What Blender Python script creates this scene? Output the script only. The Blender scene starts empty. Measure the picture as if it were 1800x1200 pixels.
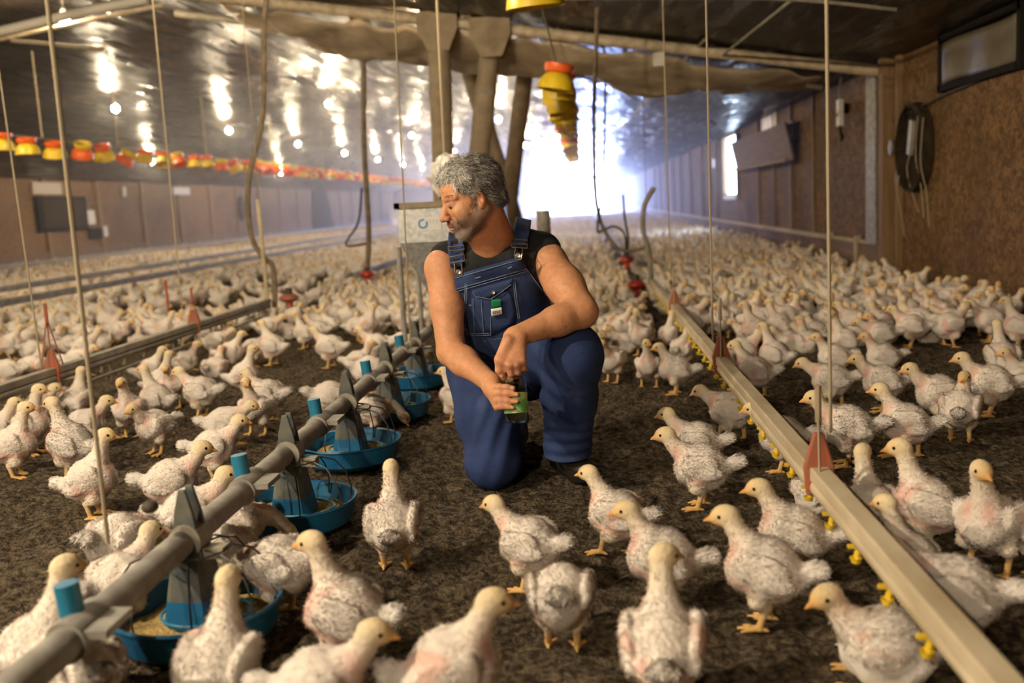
import bpy, bmesh, math, random
import numpy as np
from mathutils import Vector, Matrix, Quaternion

S = bpy.context.scene
COL = S.collection
PI = math.pi
rnd = random.Random(11)

# ------------------------------------------------------------------ camera
CAM_H = 0.92
FPX = 1700.0                                   # focal length in pixels of an 1800 px wide frame
def _n(v): return v / np.linalg.norm(v)
def _rc(px, py): return np.array([(px - 900) / FPX, -(py - 600) / FPX, -1.0])
_y = _n(_rc(1022, 350))                        # the house runs along +Y
_t = math.radians(2.44)
_u = np.array([-math.sin(_t), math.cos(_t), 0])
_z = _n(_u - _y * np.dot(_u, _y))
_x = np.cross(_y, _z)
ROT = np.stack([_x, _y, _z])                   # camera -> world
CAM = np.array([0.0, 0.0, CAM_H])
def ray(px, py): return ROT @ _rc(px, py)
def onZ(px, py, z=0.0):
    d = ray(px, py); return CAM + d * ((z - CAM_H) / d[2])
def onX(px, py, X):
    d = ray(px, py); return CAM + d * (X / d[0])
def onY(px, py, Y):
    d = ray(px, py); return CAM + d * (Y / d[1])

cd = bpy.data.cameras.new('camera')
cam = bpy.data.objects.new('camera', cd); COL.objects.link(cam)
m4 = Matrix.Identity(4)
for i in range(3):
    for j in range(3): m4[i][j] = ROT[i][j]
m4.translation = Vector(CAM)
cam.matrix_world = m4
cd.sensor_width = 36.0; cd.lens = 36.0 * FPX / 1800.0
cd.clip_start = 0.05; cd.clip_end = 300
cd.dof.use_dof = True; cd.dof.focus_distance = 3.05; cd.dof.aperture_fstop = 2.2
S.camera = cam

# ------------------------------------------------------------------ world, exposure
W = bpy.data.worlds.new('daylight'); S.world = W; W.use_nodes = True
bg = W.node_tree.nodes['Background']
bg.inputs[0].default_value = (0.62, 0.76, 1.0, 1); bg.inputs[1].default_value = 6.0
S.view_settings.view_transform = 'Standard'; S.view_settings.look = 'None'
S.view_settings.exposure = 1.5; S.view_settings.gamma = 1.0; S.view_settings.use_curve_mapping = False
S.cycles.use_denoising = True
S.cycles.max_bounces = 6; S.cycles.diffuse_bounces = 3; S.cycles.glossy_bounces = 3
S.cycles.transmission_bounces = 6; S.cycles.transparent_max_bounces = 8; S.cycles.volume_bounces = 1
S.cycles.caustics_reflective = False; S.cycles.caustics_refractive = False
S.cycles.sample_clamp_indirect = 4.0
S.cycles.use_adaptive_sampling = True; S.cycles.adaptive_threshold = 0.02

# daylight entering through the open far end of the house
XE0, XE1, YE, ZE0, ZE1 = -2.2, 1.8, 62.0, 0.0, 2.2
al = bpy.data.lights.new('end_daylight', 'AREA'); al.shape = 'RECTANGLE'; al.size = XE1 - XE0 - .1; al.size_y = ZE1 - .1
al.energy = 2000; al.color = (0.36, 0.47, 1.0)
ao = bpy.data.objects.new('end_daylight', al); COL.objects.link(ao)
ao.location = ((XE0 + XE1) / 2, YE + 0.25, ZE1 / 2); ao.rotation_euler = (math.radians(-90), 0, 0)

BULB_W = 62.0                                  # each filament lamp's light
BULB_C = (1.0, 0.80, 0.52)

# ------------------------------------------------------------------ helpers
def prop(o, label=None, cat=None, group=None, kind=None):
    if label: o['label'] = label
    if cat: o['category'] = cat
    if group: o['group'] = group
    if kind: o['kind'] = kind
    return o
def empty(name, loc=(0, 0, 0), rz=0.0, **k):
    o = bpy.data.objects.new(name, None); COL.objects.link(o); o.empty_display_size = .05
    o.location = loc; o.rotation_euler = (0, 0, rz)
    return prop(o, **k)
def link(name, me, mats=None, parent=None, loc=None, **k):
    o = bpy.data.objects.new(name, me); COL.objects.link(o)
    if mats is not None:
        for m in (mats if isinstance(mats, (list, tuple)) else [mats]): me.materials.append(m)
    if parent is not None: o.parent = parent
    if loc is not None: o.location = loc
    return prop(o, **k)
def mesh_np(name, v, f, smooth=True):
    """v: n x 3, f: list or array of faces"""
    me = bpy.data.meshes.new(name)
    if isinstance(f, np.ndarray):
        k = f.shape[1]; me.vertices.add(len(v)); me.vertices.foreach_set('co', np.asarray(v, np.float32).ravel())
        me.loops.add(f.size); me.loops.foreach_set('vertex_index', f.astype(np.int32).ravel())
        me.polygons.add(len(f)); me.polygons.foreach_set('loop_start', np.arange(0, f.size, k, dtype=np.int32))
        me.update(calc_edges=True); me.validate()
    else:
        me.from_pydata([tuple(map(float, p)) for p in v], [], f); me.update()
    if smooth: me.polygons.foreach_set('use_smooth', [True] * len(me.polygons))
    return me
class MB:
    """collects simple solids into one mesh"""
    def __init__(s): s.v = []; s.f = []; s.m = []
    def add(s, v, f, mi=0):
        n = len(s.v); s.v += [tuple(map(float, p)) for p in v]; s.f += [tuple(i + n for i in q) for q in f]; s.m += [mi] * len(f); return s
    def box(s, c, d, rz=0.0, mi=0, M=None):
        x, y, z = [q / 2 for q in d]
        P = [(-x, -y, -z), (x, -y, -z), (x, y, -z), (-x, y, -z), (-x, -y, z), (x, -y, z), (x, y, z), (-x, y, z)]
        A = Matrix.Rotation(rz, 3, 'Z') if M is None else M
        P = [tuple(A @ Vector(p) + Vector(c)) for p in P]
        return s.add(P, [(0, 3, 2, 1), (4, 5, 6, 7), (0, 1, 5, 4), (1, 2, 6, 5), (2, 3, 7, 6), (3, 0, 4, 7)], mi)
    def tube(s, pts, r, n=10, mi=0, cap=True, closed=False):
        pts = [Vector(p) for p in pts]; N = len(pts)
        rr = list(r) if isinstance(r, (list, tuple, np.ndarray)) else [r] * N
        V = []; F = []; prev = None
        for i, p in enumerate(pts):
            if closed: t = pts[(i + 1) % N] - pts[i - 1]
            else: t = pts[min(i + 1, N - 1)] - pts[max(i - 1, 0)]
            t.normalize()
            if prev is None:
                a = Vector((0, 0, 1)) if abs(t.z) < .9 else Vector((1, 0, 0))
                u = t.cross(a).normalized()
            else:
                u = (prev - t * prev.dot(t)).normalized()
            prev = u; w = t.cross(u)
            for k in range(n):
                a = 2 * PI * k / n
                V.append(p + (u * math.cos(a) + w * math.sin(a)) * rr[i])
        for i in range(N if closed else N - 1):
            j = (i + 1) % N
            for k in range(n):
                F.append((i * n + k, i * n + (k + 1) % n, j * n + (k + 1) % n, j * n + k))
        if cap and not closed:
            F.append(tuple(range(n - 1, -1, -1))); F.append(tuple((N - 1) * n + k for k in range(n)))
        return s.add(V, F, mi)
    def lathe(s, prof, c=(0, 0, 0), n=32, mi=0, M=None, ang=None):
        """prof: list of (r, z)"""
        V = []; F = []; L = len(prof)
        for k in range(n):
            a = 2 * PI * k / n
            for (r, z) in prof:
                p = Vector((r * math.cos(a), r * math.sin(a), z))
                if M is not None: p = M @ p
                V.append(p + Vector(c))
        for k in range(n):
            k2 = (k + 1) % n
            for i in range(L - 1):
                F.append((k * L + i, k2 * L + i, k2 * L + i + 1, k * L + i + 1))
        return s.add(V, F, mi)
    def ico(s, c, r, sub=2, mi=0, sc=(1, 1, 1)):
        bm = bmesh.new(); bmesh.ops.create_icosphere(bm, subdivisions=sub, radius=r)
        bm.verts.index_update()
        s.add([(v.co.x * sc[0] + c[0], v.co.y * sc[1] + c[1], v.co.z * sc[2] + c[2]) for v in bm.verts], [tuple(v.index for v in f.verts) for f in bm.faces], mi); bm.free(); return s
    def build(s, name, mats, parent=None, loc=None, smooth=False, bevel=0, **k):
        me = bpy.data.meshes.new(name); me.from_pydata(s.v, [], s.f)
        for i, p in enumerate(me.polygons): p.material_index = s.m[i]
        me.update()
        if smooth:
            me.polygons.foreach_set('use_smooth', [True] * len(me.polygons))
            try: me.set_sharp_from_angle(angle=math.radians(40))
            except Exception: pass
        o = link(name, me, mats, parent, loc, **k)
        if bevel:
            b = o.modifiers.new('bevel', 'BEVEL'); b.width = bevel; b.segments = 2
        return o

# ------------------------------------------------------------------ materials
def mat(name, c, rough=.7, metal=0.0, c2=None, scale=8.0, bump=0.0, bscale=None, spec=.5, stretch=(1, 1, 1), detail=6, contrast=(.35, .65), coat=0.0, coords='Object'):
    m = bpy.data.materials.new(name); m.use_nodes = True; nt = m.node_tree; N = nt.nodes; L = nt.links
    b = N['Principled BSDF']; b.inputs['Base Color'].default_value = (*c, 1); b.inputs['Roughness'].default_value = rough
    b.inputs['Metallic'].default_value = metal; b.inputs['Specular IOR Level'].default_value = spec
    if coat: b.inputs['Coat Weight'].default_value = coat
    if c2 or bump:
        tc = N.new('ShaderNodeTexCoord'); mp = N.new('ShaderNodeMapping'); mp.inputs['Scale'].default_value = stretch
        L.new(tc.outputs[coords], mp.inputs[0])
    if c2:
        nz = N.new('ShaderNodeTexNoise'); nz.inputs['Scale'].default_value = scale; nz.inputs['Detail'].default_value = detail
        L.new(mp.outputs[0], nz.inputs['Vector'])
        r = N.new('ShaderNodeValToRGB'); r.color_ramp.elements[0].position = contrast[0]; r.color_ramp.elements[1].position = contrast[1]
        r.color_ramp.elements[0].color = (*c, 1); r.color_ramp.elements[1].color = (*c2, 1)
        L.new(nz.outputs['Fac'], r.inputs[0]); L.new(r.outputs[0], b.inputs['Base Color'])
    if bump:
        n2 = N.new('ShaderNodeTexNoise'); n2.inputs['Scale'].default_value = bscale or scale; n2.inputs['Detail'].default_value = detail
        L.new(mp.outputs[0], n2.inputs['Vector'])
        bp = N.new('ShaderNodeBump'); bp.inputs['Strength'].default_value = bump; bp.inputs['Distance'].default_value = .02
        L.new(n2.outputs['Fac'], bp.inputs['Height']); L.new(bp.outputs[0], b.inputs['Normal'])
    return m
def emat(name, c, s):
    m = bpy.data.materials.new(name); m.use_nodes = True; nt = m.node_tree; nt.nodes.clear()
    e = nt.nodes.new('ShaderNodeEmission'); e.inputs[0].default_value = (*c, 1); e.inputs[1].default_value = s
    o = nt.nodes.new('ShaderNodeOutputMaterial'); nt.links.new(e.outputs[0], o.inputs[0]); return m
def vcol_mat(name, rough=.8, bump=.3, bscale=60, spec=.2, var=.12, vscale=25, sss=0.0, orand=0.0):
    """base colour from the mesh's own zones of colour (attribute), with a little natural variation"""
    m = bpy.data.materials.new(name); m.use_nodes = True; nt = m.node_tree; N = nt.nodes; L = nt.links
    b = N['Principled BSDF']; b.inputs['Roughness'].default_value = rough; b.inputs['Specular IOR Level'].default_value = spec
    at = N.new('ShaderNodeAttribute'); at.attribute_name = 'zone'
    tc = N.new('ShaderNodeTexCoord')
    nz = N.new('ShaderNodeTexNoise'); nz.inputs['Scale'].default_value = vscale; nz.inputs['Detail'].default_value = 5
    L.new(tc.outputs['Object'], nz.inputs['Vector'])
    mr = N.new('ShaderNodeMapRange'); mr.inputs['From Min'].default_value = .3; mr.inputs['From Max'].default_value = .7
    mr.inputs['To Min'].default_value = 1 - var; mr.inputs['To Max'].default_value = 1 + var
    L.new(nz.outputs['Fac'], mr.inputs['Value'])
    oi = N.new('ShaderNodeObjectInfo'); orr = N.new('ShaderNodeMapRange'); orr.inputs['To Min'].default_value = 1 - orand; orr.inputs['To Max'].default_value = 1.0
    L.new(oi.outputs['Random'], orr.inputs['Value']); om = N.new('ShaderNodeMath'); om.operation = 'MULTIPLY'; L.new(mr.outputs[0], om.inputs[0]); L.new(orr.outputs[0], om.inputs[1])
    mx = N.new('ShaderNodeVectorMath'); mx.operation = 'SCALE'
    L.new(at.outputs['Color'], mx.inputs[0]); L.new(om.outputs[0], mx.inputs['Scale']); L.new(mx.outputs[0], b.inputs['Base Color'])
    n2 = N.new('ShaderNodeTexNoise'); n2.inputs['Scale'].default_value = bscale; n2.inputs['Detail'].default_value = 6
    L.new(tc.outputs['Object'], n2.inputs['Vector'])
    bp = N.new('ShaderNodeBump'); bp.inputs['Strength'].default_value = bump; bp.inputs['Distance'].default_value = .01
    L.new(n2.outputs['Fac'], bp.inputs['Height']); L.new(bp.outputs[0], b.inputs['Normal'])
    if sss:
        b.inputs['Subsurface Weight'].default_value = sss; b.inputs['Subsurface Radius'].default_value = (.02, .008, .005); b.inputs['Subsurface Scale'].default_value = .3
    return m

M = {}
M['litter'] = mat('litter', (.032, .023, .0135), .95, c2=(.175, .132, .085), scale=48, bump=1.0, bscale=90, detail=9, contrast=(.38, .68), spec=.2)
M['osb'] = None
M['galv'] = mat('galvanised', (.36, .36, .35), .5, .55, c2=(.52, .52, .50), scale=40, detail=2)
M['galvdull'] = mat('galvanised_dusty', (.25, .23, .20), .7, .25, c2=(.38, .36, .32), scale=18, bump=.1)
M['pvc'] = mat('dusty_pvc', (.62, .52, .36), .55, c2=(.42, .33, .21), scale=14, stretch=(1, .3, 1))
M['pvcdark'] = mat('dusty_grey_pipe', (.22, .20, .16), .6, c2=(.34, .30, .23), scale=12)
M['tan'] = mat('dusty_tan_tube', (.36, .28, .18), .8, c2=(.26, .20, .13), scale=9)
M['cord'] = mat('dusty_cord', (.36, .29, .19), .9)
M['hose'] = mat('dusty_hose', (.25, .19, .12), .75, c2=(.15, .11, .07), scale=15)
M['hosedark'] = mat('dark_hose', (.06, .045, .03), .7)
M['red'] = mat('red_plastic', (.62, .035, .02), .4, c2=(.45, .05, .03), scale=12)
M['reddull'] = mat('dusty_red_plastic', (.42, .10, .05), .6, c2=(.30, .12, .07), scale=20)
M['orange'] = mat('orange_plastic', (.85, .14, .02), .4)
M['yellow'] = mat('yellow_plastic', (.85, .58, .02), .4, c2=(.70, .48, .03), scale=9)
M['blue'] = mat('blue_plastic', (.008, .10, .235), .38, c2=(.014, .135, .265), scale=10)
M['bluedark'] = mat('dusty_blue_plastic', (.05, .07, .08), .6, c2=(.14, .13, .10), scale=16)
M['teal'] = mat('teal_plastic', (.015, .18, .30), .4)
M['wire'] = mat('feeder_wire', (.05, .045, .04), .5, .5)
M['feed'] = mat('ground_feed', (.45, .30, .09), .95, c2=(.62, .45, .17), scale=90, bump=.8, bscale=140)
M['batten'] = mat('wood_batten', (.20, .12, .055), .85, c2=(.27, .165, .08), scale=6, stretch=(4, 4, .4))
M['board'] = mat('weathered_board', (.14, .085, .045), .85, c2=(.20, .125, .065), scale=5, stretch=(8, .5, 8))
M['dark'] = mat('dark_plastic', (.018, .015, .012), .95, spec=.08)
M['black'] = mat('black_fan', (.03, .022, .015), .92, c2=(.06, .042, .026), scale=15, spec=.08)
M['white'] = mat('white_paint', (.62, .58, .50), .6)
M['sill'] = mat('dusty_sill', (.50, .39, .26), .85, c2=(.40, .30, .20), scale=9)
M['curtain'] = mat('old_vinyl_curtain', (.10, .08, .045), .6, c2=(.14, .115, .07), scale=4, bump=.4, bscale=6)
M['sheet'] = mat('dusty_film', (.26, .20, .13), .30, c2=(.40, .32, .22), scale=3, bump=1.0, bscale=6, stretch=(1, 2, 2))
M['paper'] = mat('white_paper', (.75, .73, .70), .8)
M['lampsocket'] = mat('lamp_socket', (.30, .27, .22), .6)
M['bulb'] = emat('lit_bulb', (1.0, .80, .52), 400.0)
M['bulbfill'] = emat('fill_bulb', (1.0, .83, .60), 1500.0)  # emission raised for the unseen fill bulbs
# ------------------------------------------------------------------ the house shell
XR, XL, Y0, Y1, ZEV, ZR = 2.85, -12.0, -9.0, 62.0, 2.02, 3.32
XM = (XR + XL) / 2
def roof_z(x): return ZEV + (ZR - ZEV) * (1 - abs(x - XM) / (XR - XM))

def osb(name, c1, c2, dark):
    m = bpy.data.materials.new(name); m.use_nodes = True; nt = m.node_tree; N = nt.nodes; L = nt.links
    b = N['Principled BSDF']; b.inputs['Roughness'].default_value = .85; b.inputs['Specular IOR Level'].default_value = .2
    tc = N.new('ShaderNodeTexCoord')
    mp = N.new('ShaderNodeMapping'); mp.inputs['Scale'].default_value = (1, 1, 1.0); L.new(tc.outputs['Object'], mp.inputs[0])
    wz = N.new('ShaderNodeTexNoise'); wz.inputs['Scale'].default_value = 9; L.new(mp.outputs[0], wz.inputs['Vector'])
    ad = N.new('ShaderNodeMixRGB'); ad.blend_type = 'ADD'; ad.inputs[0].default_value = .25
    L.new(mp.outputs[0], ad.inputs[1]); L.new(wz.outputs['Color'], ad.inputs[2])
    v = N.new('ShaderNodeTexVoronoi'); v.inputs['Scale'].default_value = 24; L.new(ad.outputs[0], v.inputs['Vector'])
    bw = N.new('ShaderNodeRGBToBW'); L.new(v.outputs['Color'], bw.inputs[0])
    r = N.new('ShaderNodeValToRGB'); r.color_ramp.elements[0].position = .2; r.color_ramp.elements[1].position = .8
    r.color_ramp.elements[0].color = (*c1, 1); r.color_ramp.elements[1].color = (*c2, 1); L.new(bw.outputs[0], r.inputs[0])
    big = N.new('ShaderNodeTexNoise'); big.inputs['Scale'].default_value = 1.3; big.inputs['Detail'].default_value = 6; L.new(tc.outputs['Object'], big.inputs['Vector'])
    br = N.new('ShaderNodeMapRange'); br.inputs['From Min'].default_value = .45; br.inputs['From Max'].default_value = .75; br.inputs['To Max'].default_value = .6; L.new(big.outputs['Fac'], br.inputs['Value'])
    mx = N.new('ShaderNodeMixRGB'); mx.inputs[2].default_value = (*dark, 1); L.new(br.outputs[0], mx.inputs[0]); L.new(r.outputs[0], mx.inputs[1])
    L.new(mx.outputs[0], b.inputs['Base Color'])
    bp = N.new('ShaderNodeBump'); bp.inputs['Strength'].default_value = .25; bp.inputs['Distance'].default_value = .004; L.new(bw.outputs[0], bp.inputs['Height']); L.new(bp.outputs[0], b.inputs['Normal'])
    return m
M['osb'] = osb('osb_board', (.095, .052, .021), (.225, .125, .052), (.07, .038, .016))
M['osbleft'] = osb('osb_board_dim', (.16, .09, .04), (.25, .15, .07), (.09, .05, .022))

def ceiling_mat():
    m = bpy.data.materials.new('black_film'); m.use_nodes = True; nt = m.node_tree; N = nt.nodes; L = nt.links
    b = N['Principled BSDF']; b.inputs['Base Color'].default_value = (.012, .010, .010, 1); b.inputs['Roughness'].default_value = .19; b.inputs['Specular IOR Level'].default_value = .13
    tc = N.new('ShaderNodeTexCoord'); mp = N.new('ShaderNodeMapping'); mp.inputs['Scale'].default_value = (1.0, .22, 1.0); L.new(tc.outputs['Object'], mp.inputs[0])
    n1 = N.new('ShaderNodeTexNoise'); n1.inputs['Scale'].default_value = 5.0; n1.inputs['Detail'].default_value = 4; n1.inputs['Distortion'].default_value = .6; L.new(mp.outputs[0], n1.inputs['Vector'])
    bp = N.new('ShaderNodeBump'); bp.inputs['Strength'].default_value = .8; bp.inputs['Distance'].default_value = .045
    L.new(n1.outputs['Fac'], bp.inputs['Height']); L.new(bp.outputs[0], b.inputs['Normal'])
    mpf = N.new('ShaderNodeMapping'); mpf.inputs['Scale'].default_value = (1.0, .13, 1.0); L.new(tc.outputs['Object'], mpf.inputs[0])
    nr = N.new('ShaderNodeTexNoise'); nr.inputs['Scale'].default_value = 7.0; nr.inputs['Detail'].default_value = 2; L.new(mpf.outputs[0], nr.inputs['Vector'])
    rr_ = N.new('ShaderNodeMapRange'); rr_.inputs['From Min'].default_value = .50; rr_.inputs['From Max'].default_value = .66; rr_.inputs['To Min'].default_value = .36; rr_.inputs['To Max'].default_value = .17; L.new(nr.outputs['Fac'], rr_.inputs['Value']); L.new(rr_.outputs[0], b.inputs['Roughness'])
    nd = N.new('ShaderNodeTexNoise'); nd.inputs['Scale'].default_value = 1.5; nd.inputs['Detail'].default_value = 6; L.new(tc.outputs['Object'], nd.inputs['Vector'])
    cr = N.new('ShaderNodeValToRGB'); cr.color_ramp.elements[0].position = .45; cr.color_ramp.elements[1].position = .75
    cr.color_ramp.elements[0].color = (.006, .0055, .006, 1); cr.color_ramp.elements[1].color = (.024, .018, .014, 1); L.new(nd.outputs['Fac'], cr.inputs[0]); L.new(cr.outputs[0], b.inputs['Base Color'])
    return m
M['film'] = ceiling_mat()

# litter floor: clumpy near the camera, plain far away
def hash_noise(x, y, seed):
    r = np.random.RandomState(seed); T = r.rand(64, 64)
    xi = np.floor(x).astype(int); yi = np.floor(y).astype(int); fx = x - xi; fy = y - yi
    fx = fx * fx * (3 - 2 * fx); fy = fy * fy * (3 - 2 * fy)
    a = T[xi % 64, yi % 64]; b = T[(xi + 1) % 64, yi % 64]; c = T[xi % 64, (yi + 1) % 64]; d = T[(xi + 1) % 64, (yi + 1) % 64]
    return (a * (1 - fx) + b * fx) * (1 - fy) + (c * (1 - fx) + d * fx) * fy - .5
def litter_z(x, y):
    return .020 * hash_noise(x * 1.7, y * 1.7, 1) + .014 * hash_noise(x * 9, y * 9, 2) + .017 * hash_noise(x * 23, y * 23, 3) + .017 * hash_noise(x * 41 + 7, y * 41, 4)
def grid_mesh(xs, ys, fz):
    X, Y = np.meshgrid(xs, ys, indexing='ij'); Z = fz(X, Y)
    v = np.stack([X, Y, Z], -1).reshape(-1, 3); nx, ny = X.shape
    i = np.arange(nx - 1)[:, None] * ny + np.arange(ny - 1)[None, :]
    f = np.stack([i, i + ny, i + ny + 1, i + 1], -1).reshape(-1, 4)
    return v, f
xs = np.concatenate([[-12.3, -11, -9.5, -8, -7, -6.2, -5.5, -5, -4.6, -4.2, -3.9, -3.6, -3.3, -3.1], np.arange(-2.9, 3.12, .0125)])
ys = np.concatenate([[-9.2, -6, -3, -1, 0, .6], np.arange(.9, 6.2, .0125), np.arange(6.25, 12, .06), np.arange(12.2, 30, .4), np.arange(31, 63, 2)])
v, f = grid_mesh(xs, ys, litter_z)
link('floor', mesh_np('floor', v, f), M['litter'], kind='structure')

# walls: right and left in osb, the far end with its opening
w = MB(); T = .06
WIN_Y0, WIN_Y1, WIN_Z0, WIN_Z1 = 18.0, 19.6, .86, 1.94     # the bright slit on the right wall
w.box((XR + T / 2, (Y0 + WIN_Y0) / 2, 1.05), (T, WIN_Y0 - Y0, 2.2))
w.box((XR + T / 2, (Y1 + WIN_Y1) / 2, 1.05), (T, Y1 - WIN_Y1, 2.2))
w.box((XR + T / 2, (WIN_Y0 + WIN_Y1) / 2, (WIN_Z0 - .05) / 2), (T, WIN_Y1 - WIN_Y0, WIN_Z0 + .05))
w.box((XR + T / 2, (WIN_Y0 + WIN_Y1) / 2, (2.15 + WIN_Z1) / 2), (T, WIN_Y1 - WIN_Y0, 2.15 - WIN_Z1))
w.build('wall_right', M['osb'], kind='structure')
MB().box((XL - T / 2, (Y0 + Y1) / 2, 1.05), (T, Y1 - Y0, 2.2)).build('wall_left', M['osbleft'], kind='structure')
w = MB()
w.box(((XL + XE0) / 2, Y1 + T / 2, 1.65), (XE0 - XL, T, 3.5)); w.box(((XR + XE1) / 2, Y1 + T / 2, 1.65), (XR - XE1, T, 3.5))
w.box(((XE0 + XE1) / 2, Y1 + T / 2, (ZE1 + 3.4) / 2), (XE1 - XE0, T, 3.4 - ZE1))
w.build('wall_far', M['osbleft'], kind='structure')
MB().box((XM, Y0 - T / 2, 1.65), (XR - XL, T, 3.5)).build('wall_near', M['osbleft'], kind='structure')
w = MB(); w.box((XE0 + .04, Y1 - .02, ZE1 / 2), (.1, .1, ZE1)); w.box((XE1 - .04, Y1 - .02, ZE1 / 2), (.1, .1, ZE1)); w.box(((XE0 + XE1) / 2, Y1 - .02, ZE1), (XE1 - XE0, .1, .12))
w.build('door_1', M['batten'], kind='structure')

# ceiling: black film sagging between the trusses, two slopes
ysg = np.arange(Y0 - .1, Y1 + .2, .3); 
xsg = np.concatenate([np.linspace(XL - .05, XM, 26), np.linspace(XM, XR + .05, 26)[1:]])
def cz(X, Y):
    z = ZEV + (ZR - ZEV) * (1 - np.abs(X - XM) / (XR - XM))
    sag = .02 * (1 - np.abs(np.sin(PI * (Y - 9.35) / 2.4)) ** .5) 
    return z + .02 - .05 + sag + .05 * hash_noise(X * 2.3, Y * .35, 8) + .03 * hash_noise(X * 5.0, Y * .4, 9)
v, f = grid_mesh(xsg, ysg, cz)
link('ceiling', mesh_np('ceiling', v, f[:, ::-1]), M['film'], kind='structure')

# trim on the right wall: sill board, battens, the posts
tr = MB(); tr.box((XR - .025, (7.9 + Y1) / 2 + .6, .34), (.05, Y1 - 9.3, .055)); tr.build('trim_1', M['sill'], kind='structure')
n = 2
for y in list(np.arange(11.0, 40, 2.44)):
    if abs(y - 11.0) < .1 or 17.8 < y < 19.8: continue
    MB().box((XR - .02, y, 1.16), (.04, .09, 1.72)).build('trim_%d' % n, M['batten'], kind='structure'); n += 1
for y in (12.2, 14.65, 21.9):
    MB().box((XR - .015, y, 1.16), (.03, .06, 1.72)).build('trim_%d' % n, M['batten'], kind='structure'); n += 1
# corner post with a dull metal sleeve, where the near plywood begins
MB().box((XR - .05, 9.25, 1.02), (.10, .14, 2.04)).build('trim_%d' % n, M['batten'], kind='structure'); n += 1
po = MB()
po.box((XR - .075, 9.62, 1.17), (.02, .30, 1.66))
prop(po.build('post_sleeve', M['galvdull'], bevel=.004), 'dull grey metal sheet sleeve up the post on right wall', 'post cover')
MB().box((XR - .02, 8.98, 1.02), (.04, .10, 2.04)).build('trim_%d' % n, M['batten'], kind='structure'); n += 1
MB().box((XR - .03, 10.3, .17), (.06, 2.0, .32)).build('trim_%d' % n, M['board'], kind='structure'); n += 1
for y in (11.3, 10.2):
    MB().box((XR - .045, y, .2), (.05, .1, .4)).build('trim_%d' % n, M['sill'], kind='structure'); n += 1
# left wall: battens, top band, base board
for y in np.arange(16.2, 60, 2.44):
    MB().box((XL + .03, y, 1.0), (.06, .14, 2.0)).build('trim_%d' % n, M['batten'], kind='structure'); n += 1
MB().box((XL + .02, (Y0 + Y1) / 2, .2), (.05, Y1 - Y0, .4)).build('baseboard_left', M['board'], kind='structure')
MB().box((XL + .015, (Y0 + Y1) / 2, 1.48), (.03, Y1 - Y0, .035)).build('trim_%d' % n, M['board'], kind='structure'); n += 1
# windows: bright slit on the right
def pane_mat():
    m = bpy.data.materials.new('poly_pane'); m.use_nodes = True; nt = m.node_tree; N = nt.nodes; N.clear()
    t = N.new('ShaderNodeBsdfTranslucent'); t.inputs[0].default_value = (.9, .93, .96, 1); g = N.new('ShaderNodeBsdfTransparent'); x = N.new('ShaderNodeMixShader'); x.inputs[0].default_value = .5
    o = N.new('ShaderNodeOutputMaterial'); nt.links.new(g.outputs[0], x.inputs[1]); nt.links.new(t.outputs[0], x.inputs[2]); nt.links.new(x.outputs[0], o.inputs[0]); return m
M['pane'] = pane_mat()
wn = MB().box((XR + .03, (WIN_Y0 + WIN_Y1) / 2, (WIN_Z0 + WIN_Z1) / 2), (.006, WIN_Y1 - WIN_Y0, WIN_Z1 - WIN_Z0)).build('window_1', M['pane'], kind='structure')
wf = MB()
for (dy, dz, sy, sz) in ((-.82, 0, .07, 1.14), (.82, 0, .07, 1.14), (0, .57, 1.7, .06)): wf.box((XR - .02, (WIN_Y0 + WIN_Y1) / 2 + dy, (WIN_Z0 + WIN_Z1) / 2 + dz), (.05, sy, sz))
wf.build('window_frame', M['batten'], wn)
MB().box((XR - .03, (WIN_Y0 + WIN_Y1) / 2, .80), (.06, 1.5, .07)).build('window_sill', M['white'], wn)

# haze in the far half of the house
hm = bpy.data.materials.new('dust_haze'); hm.use_nodes = True; nt = hm.node_tree; nt.nodes.clear()
vs = nt.nodes.new('ShaderNodeVolumeScatter'); vs.inputs['Color'].default_value = (.95, .96, 1, 1); vs.inputs['Density'].default_value = .0085; vs.inputs['Anisotropy'].default_value = .75
vo = nt.nodes.new('ShaderNodeOutputMaterial'); nt.links.new(vs.outputs[0], vo.inputs['Volume'])
hz = MB().box(((XL + XR) / 2, (10.5 + Y1) / 2, 1.6), (XR - XL - .3, Y1 - 10.5 - .2, 3.1)).build('haze', hm, kind='stuff')
prop(hz, 'bluish dusty haze hanging in the far half of the barn', 'haze')
# ------------------------------------------------------------------ lamps in three rows under the ceiling, with unseen fill bulbs near the camera
bulb_me = MB().ico((0, 0, 0), .036, 2).add([], [])
def make_lamp(x, y, z, label, group=None, big=False):
    t = empty('ceiling_lamp', (x, y, z), label=label, cat='lamp', group=group)
    b = MB().ico((0, 0, 0), .056, 1, sc=(1, 1, 1.1)); b.build('bulb', M['bulbfill' if big else 'bulb'], t, smooth=True)  # bulb oversized, its glare put into the shape
    s = MB(); s.lathe([(.0, .095), (.02, .095), (.026, .075), (.024, .05), (.0, .05)], n=12)
    s.tube([(0, 0, .085), (0, 0, roof_z(x) - z - .04)], .006, 6)
    s.build('socket', M['lampsocket'], t, smooth=True)
    return t
lamp_names = {
 (-1.55, 10.0): 'bright bare bulb hanging beside the left tan post', (-1.55, 14.65): 'bright bare bulb seen between the two leaning tan posts',
 (-4.95, 9.45): 'bright bare bulb by the pale roof brace at upper left',
 (-7.0, 14.6): 'bright bare bulb nearest above the row of yellow hanging feeders', (-7.0, 19.4): 'second bare bulb above the yellow feeder row, left of the long hose',
 (-7.0, 24.2): 'third bare bulb above the yellow feeder row, right of the long hose'}
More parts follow.
